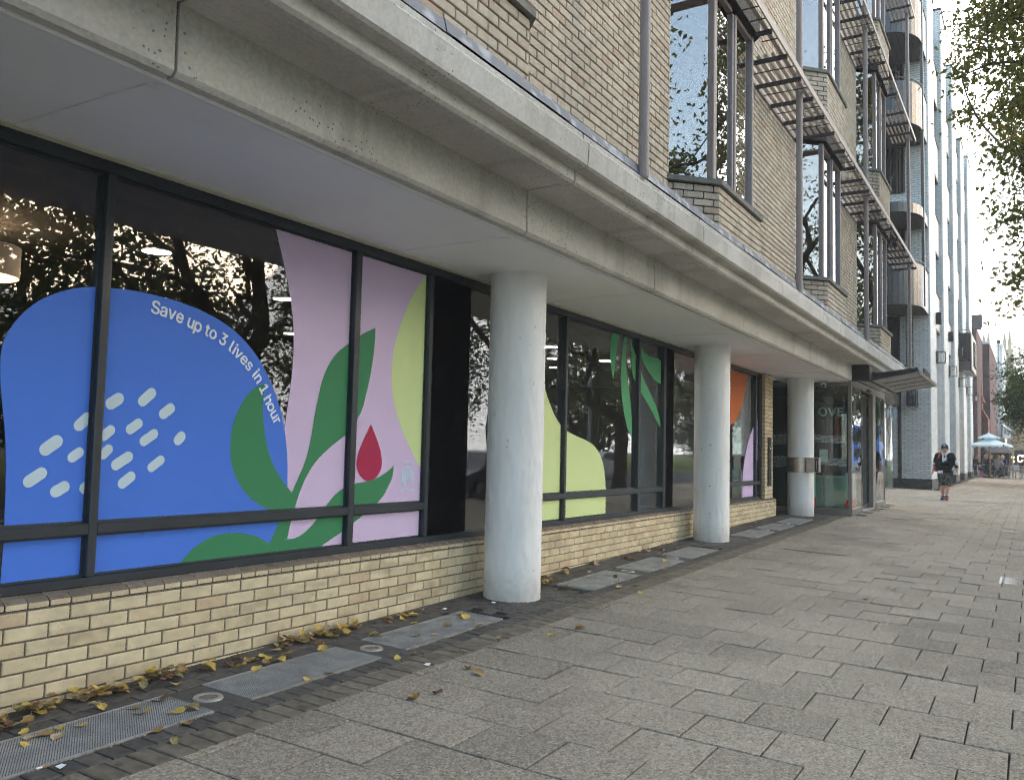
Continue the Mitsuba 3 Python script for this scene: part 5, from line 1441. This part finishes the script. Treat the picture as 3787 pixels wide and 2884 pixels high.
def sitter(x, y, turn, top, hair, nm):
    g = thing('person', nm, 'person')
    z = gy(x, y)
    f = np.array([turn[0], turn[1], 0.0]) / math.hypot(*turn)
    r = np.array([-f[1], f[0], 0.0])
    P = lambda a, b, h: np.array([x, y, z + h]) + f * a + r * b
    kn = [P(0.42, s * 0.11, 0.47) for s in (-1, 1)]
    an = [P(0.42, s * 0.12, 0.06) for s in (-1, 1)]
    sh = [P(-0.02, s * 0.18, 1.02) for s in (-1, 1)]
    el = [P(0.10, s * 0.24, 0.80) for s in (-1, 1)]
    wr = [P(0.32, s * 0.12, 0.80) for s in (-1, 1)]
    b = head_bones(P(0.04, 0, 1.22), 1.0, turn) + [(P(0.0, 0, 1.14), P(-0.02, 0, 1.02), 0.055, 0.07), (P(-0.02, 0, 0.98), P(0, 0, 0.55), 0.12, 0.13)]
    for i in (0, 1):
        b += [(P(0, (-1, 1)[i] * 0.09, 0.52), kn[i], 0.085, 0.06), (kn[i], an[i], 0.055, 0.035), (an[i], an[i] + f * 0.13 - [0, 0, 0.025], 0.036, 0.028), (sh[i], el[i], 0.05, 0.04), (el[i], wr[i], 0.04, 0.028), (wr[i], wr[i] + f * 0.1, 0.03, 0.02)]
    obj('body', flesh(b, 0.03, 5), 'mat_skin', g, smooth=True)
    obj('top', flesh([(P(-0.03, 0, 0.98), P(0, 0, 0.56), 0.15, 0.15), (sh[0], sh[1], 0.075, 0.075)] + [(sh[i], el[i], 0.07, 0.06) for i in (0, 1)] + [(el[i], el[i] * 0.3 + wr[i] * 0.7, 0.058, 0.045) for i in (0, 1)], 0.03, 5), top, g, smooth=True)
    obj('trousers', flesh([(P(0, s * 0.09, 0.52), kn[(s + 1) // 2], 0.105, 0.08) for s in (-1, 1)] + [(kn[i], an[i], 0.072, 0.05) for i in (0, 1)], 0.03, 5), 'mat_cloth_navy', g, smooth=True)
    obj('hair', flesh([(P(-0.02, 0, 1.275), P(0.03, 0, 1.30), 0.10, 0.088), (P(-0.05, 0, 1.25), P(-0.06, 0, 1.15), 0.085, 0.06)], 0.03, 4), hair, g, smooth=True)


sitter(1.80, 58.95, (0.5, 0.6), 'mat_cloth_navy', 'mat_hair_fair', 'seated person in a dark coat with fair hair directly behind the parasol pole')
sitter(2.05, 59.6, (-0.4, -0.7), 'mat_cloth_black', 'mat_hair_brown', 'seated person in black with brown hair, second from the parasol pole')
sitter(2.42, 58.75, (0.3, 0.7), 'mat_cloth_grey', 'mat_hair_brown', 'seated person in a light grey top with back turned under the parasol')
sitter(2.62, 60.3, (-0.3, -0.7), 'mat_cloth_navy', 'mat_hair_fair', 'seated person with light fair hair under the right edge of the parasol')
sitter(1.30, 58.2, (0.9, 0.2), 'mat_cloth_black', 'mat_hair_brown', 'seated person half hidden by the last white pier')
g = thing('handbag', 'pink bag on the ground beside the parasol pole', 'bag')
obj('pouch', flesh([(np.array([1.55, 58, gy(1.6, 58) + 0.15]), np.array([1.68, 58, gy(1.6, 58) + 0.15]), 0.10, 0.10), (np.array([1.6, 58, gy(1.6, 58) + 0.28]), np.array([1.63, 58, gy(1.6, 58) + 0.3]), 0.05, 0.05)], 0.03), 'mat_cloth_pink', g, smooth=True)

# ------------------------------------------------------------------ trees
def leaf_template(fold=0.18):
    v = np.array([[0, -0.5, 0], [0.27, -0.08, fold], [0, 0.5, -0.06], [-0.27, -0.08, fold]])
    return v, np.array([[0, 1, 2], [0, 2, 3]])


def rand_rots(rng, n, droop=0.5):
    """leaf frames: blade axis mostly drooping outwards, random roll"""
    a = rng.normal(size=(n, 3))
    a[:, 2] = a[:, 2] * 0.6 - droop
    a /= np.linalg.norm(a, axis=1, keepdims=True)
    b = rng.normal(size=(n, 3))
    b -= a * (a * b).sum(1, keepdims=True)
    b /= np.linalg.norm(b, axis=1, keepdims=True)
    return np.stack([b, a, np.cross(b, a)], -1)


def grow(base, top, targets, trunk_r, rng, sag=0.10, reach=0.34):
    """skeleton: every target joins the nearest limb; limb thickness follows the number of twigs it carries"""
    n0 = 8
    nodes = [np.array(base) * (1 - t) + np.array(top) * t + np.array([rng.normal() * 0.04, rng.normal() * 0.04, 0]) * min(1, t * 4) for t in np.linspace(0, 1, n0)]
    par = [-1] + list(range(n0 - 1))
    dist = list(np.linspace(0, 1, n0) * np.linalg.norm(np.array(top) - base))
    paths = [list(range(n0))]
    order = np.argsort(np.linalg.norm(targets - np.array(top), axis=1))
    N = np.array(nodes)
    D = np.array(dist)
    ends = []
    for ti in order:
        t = targets[ti]
        d = np.linalg.norm(N - t, axis=1)
        up = np.where(np.arange(len(N)) < n0 - 3, 50.0, 0.0)
        j = int(np.argmin(d + reach * D + up))
        L = d[j]
        k = max(2, int(L / 0.35))
        prev, path = j, [j]
        off = rng.normal(size=3) * 0.04 * L
        for s in range(1, k + 1):
            u = s / k
            p = N[j] * (1 - u) + t * u + np.array([0, 0, sag * L * math.sin(math.pi * u)]) + off * math.sin(math.pi * u)
            nodes.append(p)
            par.append(prev)
            dist.append(dist[prev] + L / k)
            prev = len(nodes) - 1
            path.append(prev)
        N, D = np.array(nodes), np.array(dist)
        paths.append(path)
        ends.append(path[1:])
    w = np.zeros(len(nodes))
    for e in ends:
        w[e[-1]] += 1
    for i in range(len(nodes) - 1, 0, -1):
        w[par[i]] += w[i]
    r = trunk_r * (np.maximum(w, 0.35) / w[0]) ** 0.52
    r[:2] *= (1.35, 1.08)
    return N, r, paths


def tree(name, label, base, top, targets, trunk_r, leaf, size, per, spread, seed, category='tree', group=None, droop=0.5, alongside=True, thin=1.0):
    rng = np.random.default_rng(seed)
    N, r, paths = grow(base, top, targets, trunk_r, rng)
    g = thing(name, label, category, group)
    tubes = []
    for i, p in enumerate(paths):
        rr_ = r[p].copy()
        if i:
            rr_[0] = min(rr_[0], rr_[1] * 1.25)
        tubes.append(tube(N[p], rr_ * thin if i else rr_, 10 if i == 0 else (6 if rr_.max() > 0.04 else 4), cap=False))
    obj('trunk', tubes[0], 'mat_bark', g, smooth=True)
    obj('branch', cat(tubes[1:]), 'mat_bark', g, smooth=True, kind='stuff')
    pos, tone = [], []
    for p in paths[1:]:
        seg = N[p]
        base_t = rng.random()
        for _ in range(per):
            u = 1 - rng.random() ** 1.6 * 0.7
            q = seg[min(len(seg) - 1, int(u * (len(seg) - 1) + rng.random()))]
            pos.append(q + rng.normal(size=3) * spread * [1, 1, 0.7])
            tone.append(np.clip(base_t * 0.55 + rng.random() * 0.45, 0, 1))
    pos = np.array(pos)
    n = len(pos)
    R = rand_rots(rng, n, droop) * (size * rng.uniform(0.6, 1.25, n))[:, None, None]
    m = np.zeros((n, 4, 4))
    m[:, :3, :3], m[:, :3, 3], m[:, 3, 3] = R, pos, 1
    lv, lf = leaf_template()
    uv = np.repeat(np.stack([tone, tone], 1), len(lv), 0)
    obj('crown', copies(lv, lf, m), leaf, g, uv=uv)
    return g


def ellipsoid(rng, c, rad, n, shell=0.45, zmin=None):
    out = []
    while len(out) < n:
        p = rng.normal(size=3)
        p /= np.linalg.norm(p)
        q = np.array(c) + p * (shell + (1 - shell) * rng.random() ** 0.6) * np.array(rad)
        if zmin is None or q[2] > zmin:
            out.append(q)
    return np.array(out)


# street trees by the kerb
r1 = np.random.default_rng(3)
tg = ellipsoid(r1, (7.6, 21.0, 9.0), (4.2, 4.6, 4.6), 210, 0.4, 4.4)
hang = []
while len(hang) < 120:            # low drooping limbs over the pavement
    u = r1.random(3)
    p = np.array([2.6 + 2.3 * u[0], 17.0 + 5.0 * u[1], 4.6 + 7.4 * u[2]])
    reach = 4.55 - p[0]
    edge = 0.65 + 0.95 * np.clip((p[2] - 5.4) / 3.5, 0, 1) * (0.8 + 0.3 * math.sin(p[2] * 2.3))
    if reach < edge:
        hang.append(p)
tree('street_tree', 'autumn street tree with leafy branches hanging over the pavement at the top right', [8.3, 20.2, float(G(8.3, 20.2)) - 0.05], [8.1, 20.3, 4.6], np.vstack([tg, np.array(hang)]), 0.26, 'mat_leaf_street', 0.14, 62, 0.24, 41, droop=0.75, thin=0.8)
for i, (x, y, nm, sd) in enumerate(((8.35, 11.3, 'forked street tree by the kerb, reflected left of the pink window film', 5), (8.35, 28.9, 'street tree by the kerb, reflected behind the hanging green film leaves', 6), (8.3, 38.5, 'street tree by the kerb, fourth along the pavement', 7), (8.3, 2.5, 'street tree by the kerb, behind the viewer\'s right shoulder', 8))):
    r2 = np.random.default_rng(50 + sd)
    tree('street_tree', nm, [x, y, float(G(x, y)) - 0.05], [x - 0.1, y + 0.1, 2.5], ellipsoid(r2, (x + 0.5, y, 6.3), (4.3, 6.2, 4.2), 300, 0.12, 2.9), 0.24, 'mat_leaf_street', 0.145 if y < 5 else 0.10, 62 if y < 5 else 46, 0.30, 60 + sd, droop=0.5)
r3 = np.random.default_rng(9)
tree('hornbeam_tree', 'dense green tree with a golden top at the right edge beyond the terrace', [6.4, 47, float(G(6.4, 47))], [6.3, 47, 2.6], np.vstack([ellipsoid(r3, (6.3, 47, 5.1), (3.6, 3.5, 3.0), 200, 0.35, 2.1), ellipsoid(r3, (3.75, 46.0, 4.0), (0.75, 1.6, 1.7), 40, 0.2, 2.2)]), 0.16, 'mat_leaf_dark', 0.14, 110, 0.26, 71, droop=0.4)
r4 = np.random.default_rng(10)
tree('golden_tree', 'golden green tree top rising behind the dense green tree at the right', [7.2, 62, float(G(7.2, 62))], [7.1, 62, 4.0], ellipsoid(r4, (6.4, 62, 7.4), (2.9, 3, 3.2), 150, 0.35, 3.5), 0.18, 'mat_leaf_gold', 0.16, 55, 0.34, 72, droop=0.4)
# trees of the gardens across the road
spots = [(23, -6), (26, 4), (22, 13), (27, 22), (23, 32), (28, 42), (22.5, 53), (27, 66), (23, 80), (29, 98)]
for i, (x, y) in enumerate(spots):
    r5 = np.random.default_rng(100 + i)
    h = (3.6 if i < 2 else 5.2) + 1.2 * r5.random()
    tree('garden_tree', f'broad garden tree across the road, {["first", "second", "third", "fourth", "fifth", "sixth", "seventh", "eighth", "ninth", "tenth"][i]} from the near end', [x, y, float(G(9, y))], [x, y, 2.2], ellipsoid(r5, (x, y, h), (5.2, 5.6, h - 0.9), 150, 0.3, 1.0), 0.34, 'mat_leaf_gold' if i % 3 == 1 else 'mat_leaf_dark', 0.34, 40, 0.55, 110 + i, group='garden trees across the road', droop=0.3)

# lamp column, vehicles on the road (seen in the window reflections)
g = thing('lamp_column', 'tall grey street lamp column across the road', 'street lamp')
zb_ = float(G(9, 45))
obj('pole', tube([[17.6, 45.4, zb_], [17.6, 45.4, zb_ + 8.5]], [0.11, 0.06], 14), 'mat_metal_grey', g, smooth=40)
obj('arm', tube([[17.6, 45.4, zb_ + 8.4], [16.9, 45.4, zb_ + 8.9], [16.0, 45.4, zb_ + 8.95]], 0.045, 8), 'mat_metal_grey', g)
obj('lamp_head', cbox(15.5, 16.1, 45.25, 45.55, zb_ + 8.85, zb_ + 9.0, 0.03), 'mat_metal_grey', g)


def car(x, y, paint, nm):
    g = thing('parked_car', nm, 'car', 'cars parked across the pavement')
    z = float(G(9, y)) - 0.13
    side = Polygon([(-2.15, 0.32), (-2.1, 0.72), (-1.25, 0.92), (-0.55, 1.42), (0.75, 1.46), (1.6, 1.02), (2.1, 0.92), (2.15, 0.35)])
    m = trimesh.creation.extrude_polygon(side, 1.72, engine='earcut')
    obj('body', trimesh.Trimesh(np.stack([x - 0.86 + m.vertices[:, 2], y + m.vertices[:, 0], z + m.vertices[:, 1]], 1), m.faces, process=False), paint, g)
    win = Polygon([(-1.05, 0.95), (-0.48, 1.36), (0.7, 1.40), (1.3, 1.02)])
    m = trimesh.creation.extrude_polygon(win, 1.735, engine='earcut')
    obj('window', trimesh.Trimesh(np.stack([x - 0.8675 + m.vertices[:, 2], y + m.vertices[:, 0], z + m.vertices[:, 1]], 1), m.faces, process=False), 'mat_glass_black', g)
    for wy in (-1.3, 1.32):
        for wx in (-0.80, 0.80):
            w = obj('wheel', tube([[x + wx - 0.1, y + wy, z + 0.32], [x + wx + 0.1, y + wy, z + 0.32]], 0.32, 24), 'mat_rubber', g)
            obj('rim', tube([[x + wx - 0.105, y + wy, z + 0.32], [x + wx + 0.105, y + wy, z + 0.32]], 0.2, 16), 'mat_metal_grey', w)
    obj('headlight', cat([box(x + s * 0.6 - 0.15, x + s * 0.6 + 0.15, y - 2.16, y - 2.08, z + 0.6, z + 0.74) for s in (-1, 1)]), 'mat_plastic_white', g)
    obj('wing_mirror', cat([cbox(x - 1.04, x - 0.87, y - 0.85, y - 0.7, z + 0.95, z + 1.08, 0.02), cbox(x + 0.87, x + 1.04, y - 0.85, y - 0.7, z + 0.95, z + 1.08, 0.02)]), paint, g)


car(10.25, 22.6, 'mat_car_blue', 'dark blue car parked by the kerb, reflected in the window beside the first column')
car(15.6, 42.0, 'mat_car_white', 'white car on the far side of the road, reflected in the office windows')
car(10.3, 52.0, 'mat_car_white', 'white car parked by the near kerb farther up the street')
BUS = thing('bus', 'blue double decker bus coming down the road, mirrored in the porch glass', 'bus')
bz, by = float(G(9, 88)) - 0.13, 88.0
bz = min(bz, 0.32)
obj('body', cbox(10.5, 12.95, by, by + 10.5, bz + 0.32, bz + 4.3, 0.18), 'mat_bus_blue', BUS)
obj('window', cat([box(10.7, 12.75, by - 0.012, by + 0.01, bz + 2.75, bz + 3.75), box(10.7, 12.75, by - 0.012, by + 0.01, bz + 1.2, bz + 2.1), box(10.485, 10.51, by + 0.4, by + 10, bz + 2.8, bz + 3.7), box(10.485, 10.51, by + 1.6, by + 10, bz + 1.3, bz + 2.1)]), 'mat_glass_black', BUS)
obj('destination_blind', box(11.0, 12.45, by - 0.02, by + 0.01, bz + 2.28, bz + 2.6), 'mat_paint_white', BUS)
obj('bumper', cbox(10.55, 12.9, by - 0.06, by + 0.1, bz + 0.3, bz + 0.62, 0.03), 'mat_paint_white', BUS)
obj('headlight', cat([box(10.65, 11.0, by - 0.03, by, bz + 0.72, bz + 0.92), box(12.45, 12.8, by - 0.03, by, bz + 0.72, bz + 0.92)]), 'mat_plastic_white', BUS)
for wy in (2.0, 8.2):
    for wx in (10.7, 12.75):
        obj('wheel', tube([[wx - 0.15, by + wy, bz + 0.48], [wx + 0.15, by + wy, bz + 0.48]], 0.48, 24), 'mat_rubber', BUS)

# a manhole frame with white marks in the paving at the right
g = thing('access_cover', 'paved access cover with a pale steel edge and white wedge marks, far right', 'access cover')
mm = seat(4.12, 11.3, np.random.default_rng(1), dz=0, tilt=0, rot=0)
obj('edge_frame', cat([box(-0.20, -0.18, -0.3, 0.3, 0, 0.006), box(0.28, 0.30, -0.3, 0.3, 0, 0.006), box(-0.18, 0.28, 0.28, 0.30, 0, 0.006)]), 'mat_metal_grey', g, to=M4(mm))
obj('wedge_mark', cat([prism_z([(-0.15, y), (-0.02, y + 0.05), (-0.15, y + 0.1)], 0.001, 0.0045) for y in (-0.22, -0.05, 0.12)]), 'mat_paint_white', g, to=M4(mm))

# ------------------------------------------------------------------ fallen leaves and litter
def litter_leaf(rng):
    L, W = 1.0, rng.uniform(0.6, 0.88)
    n = 7
    curl, cup, twist = rng.uniform(-0.7, 1.3), rng.uniform(0.2, 1.0), rng.normal() * 0.5
    v, f = [], []
    for i in range(n):
        t = i / (n - 1)
        w = W / 2 * math.sin(math.pi * min(1, t ** 0.75 * 0.98 + 0.01)) ** 0.8 * (1 + rng.normal() * 0.10)
        y = (t - 0.5) * L * (1 - 0.12 * abs(curl))
        z = curl * 0.55 * (t - 0.5) ** 2 * 2 + 0.02
        for k, s in enumerate((-1, -0.45, 0.45, 1)):
            v.append([w * s * math.cos(cup * 0.6), y, z + abs(s) ** 1.5 * w * math.sin(cup) * 0.75 + twist * s * w * (t - 0.5) + rng.normal() * 0.012])
        if i:
            a = (i - 1) * 4
            for k in range(3):
                f += [[a + k, a + k + 1, a + k + 5], [a + k, a + k + 5, a + k + 4]]
    v = np.array(v)
    v[:, 2] -= v[:, 2].min()
    st = tube([[0, -0.48, v[1, 2] + 0.01], [0.03, -0.72, v[1, 2] + 0.10]], 0.012, 3)
    return cat([trimesh.Trimesh(v, np.array(f), process=False), st])


rng = np.random.default_rng(77)
TMPL = [[mikit.ply(m_, 'mat_litter_' + c) for c in LITTER] for m_ in [litter_leaf(rng) for _ in range(7)]]
SINGLES = [(0.41, 2.44), (0.43, 2.52), (0.41, 2.82), (0.4, 2.98), (0.5, 2.81), (0.62, 2.91), (0.64, 2.99), (0.79, 2.84), (0.76, 2.69), (0.93, 2.66), (0.4, 2.3), (0.42, 2.36), (0.49, 2.38), (0.48, 2.24), (0.34, 2.31), (1.39, 3.82), (1.44, 3.98), (1.29, 4.49), (1.41, 4.44), (1.05, 4.81), (0.34, 5.2), (0.57, 4.9), (0.65, 5.02), (0.75, 5.45), (0.36, 4.72), (0.85, 4.53), (0.83, 4.39), (0.33, 4.28), (0.36, 4.21), (0.22, 4.33), (0.72, 3.72), (0.74, 3.87), (1.06, 5.23), (0.56, 5.31), (0.18, 5.25), (0.44, 5.66), (0.47, 5.6), (0.5, 5.62), (1.35, 5.9), (1.28, 5.58), (0.31, 5.64), (0.47, 7.39), (0.62, 8.15), (0.74, 7.92), (0.88, 7.68), (2.06, 9.86), (2.58, 10.2), (2.89, 8.84), (3.04, 9.66), (1.17, 10.97), (0.61, 9.59), (0.8, 9.01), (0.99, 8.61), (0.96, 7.89), (1.13, 7.58), (0.8, 10.39)]


def drop(x, y, nm, group, lift=0.0, size=None, colour=None):
    s = size or rng.uniform(0.06, 0.10)
    a = rng.uniform(0, 2 * math.pi)
    t = rng.normal() * 0.28
    Rz = np.array([[math.cos(a), -math.sin(a), 0], [math.sin(a), math.cos(a), 0], [0, 0, 1]])
    Rx = np.array([[1, 0, 0], [0, math.cos(t), -math.sin(t)], [0, math.sin(t), math.cos(t)]])
    m = np.eye(4)
    m[:3, :3] = Rz @ Rx * s * (1, 1, 1)
    m[:3, 3] = [x, y, float(G(x, y)) + 0.004 + lift]
    c = colour if colour is not None else rng.choice(5, p=[0.22, 0.24, 0.22, 0.22, 0.10])
    nm = nm.replace('single curled', ['bright yellow', 'ochre', 'dark brown', 'pale tan', 'dull olive'][c] + ' curled').replace('single autumn', ['bright yellow', 'ochre', 'dark brown', 'pale tan', 'dull olive'][c]).replace('one of the leaves', ['bright yellow', 'ochre', 'dark brown', 'pale tan', 'dull olive'][c] + ' leaf').replace('one of the few leaves', ['bright yellow', 'ochre', 'dark brown', 'pale tan', 'dull olive'][c] + ' leaf')
    group = 'fallen autumn leaves'
    obj('fallen_leaf', TMPL[rng.integers(7)][c], None, None, to=M4(m), label=nm, category='leaf', group=group)


for x, y in SINGLES:
    where_ = ('single curled autumn leaf lying on or beside the near ribbed covers' if y < 3.2 else 'single autumn leaf lying loose on the grey slabs right of the covers' if x > 1.08 else
              'single autumn leaf lying on the dark pavers before the first column' if y < 6.3 else 'single autumn leaf lying on the pavers beyond the first column')
    drop(x, y, where_, 'single leaves: ' + where_)
def heap(n, fx, fy, nm, lift):
    for _ in range(n):
        drop(fx(), fy(), nm, nm, lift * rng.random() ** 1.5)


heap(80, lambda: 0.04 + abs(rng.normal()) * 0.10, lambda: rng.uniform(2.0, 3.0), 'one of the leaves heaped along the brick wall at the lower left corner', 0.05)
heap(30, lambda: 0.07 + abs(rng.normal()) * 0.08, lambda: rng.normal(3.22, 0.10), 'one of the leaves in the small heap left of the nearest ground light', 0.045)
heap(14, lambda: 0.14 + abs(rng.normal()) * 0.09, lambda: rng.normal(3.78, 0.12), 'one of the leaves scattered before the second ribbed cover', 0.015)
heap(55, lambda: 0.05 + abs(rng.normal()) * 0.07, lambda: rng.uniform(4.05, 4.85), 'one of the leaves heaped along the wall beside the second ground light', 0.04)
heap(8, lambda: 0.08 + abs(rng.normal()) * 0.06, lambda: rng.normal(5.25, 0.15), 'one of the few leaves by the wall before the first column', 0.01)
heap(25, lambda: 0.14 + abs(rng.normal()) * 0.10, lambda: rng.normal(7.2, 0.13), 'one of the leaves heaped just behind the first column', 0.04)
heap(26, lambda: 0.05 + abs(rng.normal()) * 0.13, lambda: rng.uniform(7.4, 10.8), 'one of the leaves strewn along the wall between the two columns', 0.012)
heap(6, lambda: 0.1 + abs(rng.normal()) * 0.2, lambda: rng.uniform(12.6, 16.0), 'one of the leaves strewn along the wall beyond the second column', 0.01)
CB = thing('cigarette_butt', 'cigarette butt with an orange filter at the edge of the nearest ribbed cover', 'cigarette butt')
z = float(G(0.76, 2.14)) + 0.006
obj('paper', tube([[0.752, 2.13, z], [0.757, 2.153, z]], 0.004, 8), 'mat_paper', CB)
obj('filter', tube([[0.757, 2.153, z], [0.762, 2.178, z]], 0.0041, 8), 'mat_litter_ochre', CB)
for x, y, nm in ((1.06, 4.39, 'small white paper scrap on the brown pavers'), (0.81, 2.2, 'tiny white scrap beside the cigarette butt'), (0.21, 5.76, 'white petal shaped scrap before the first column'), (0.37, 6.24, 'tiny white scrap at the foot of the first column')):
    sx = rng.uniform(0.015, 0.03)
    m_ = trimesh.Trimesh(np.array([[x - sx, y - 0.012, float(G(x, y)) + 0.006], [x + sx, y - 0.016, float(G(x, y)) + 0.006], [x + sx * 0.8, y + 0.014, float(G(x, y)) + 0.014], [x - sx * 0.7, y + 0.012, float(G(x, y)) + 0.012]]), [[0, 1, 2], [0, 2, 3]], process=False)
    obj('paper_scrap', m_, 'mat_paper', label=nm, category='litter')
grit = []
gr_ = np.random.default_rng(8)
for a, b in GR[:6]:
    for _ in range(70):
        y, x = gr_.uniform(a, b), 0.742 + abs(gr_.normal()) * 0.012
        s = gr_.uniform(0.002, 0.006)
        grit.append(trimesh.creation.icosphere(0, s).apply_translation([x, y, float(G(x, y)) + 0.003]))
obj('grit', cat(grit), 'mat_litter_pale', kind='stuff', label='pale grit lodged along the edge of the ribbed covers', category='grit')

# ------------------------------------------------------------------ the faint bright haze of the street end
scene['haze_air'] = {'type': 'homogeneous', 'albedo': rgb(0.96, 0.96, 0.96), 'sigma_t': 0.0014}
scene['haze'] = {'type': 'cube', 'to_world': T().translate([20, 130, 12.6]).scale([150, 199, 15.1]), 'bsdf': {'type': 'null'}, 'interior': {'type': 'ref', 'id': 'haze_air'}}
lab('haze', kind='stuff', label='faint bright haze over the far end of the street', category='haze')
scene['camera']['medium'] = {'type': 'ref', 'id': 'haze_air'}
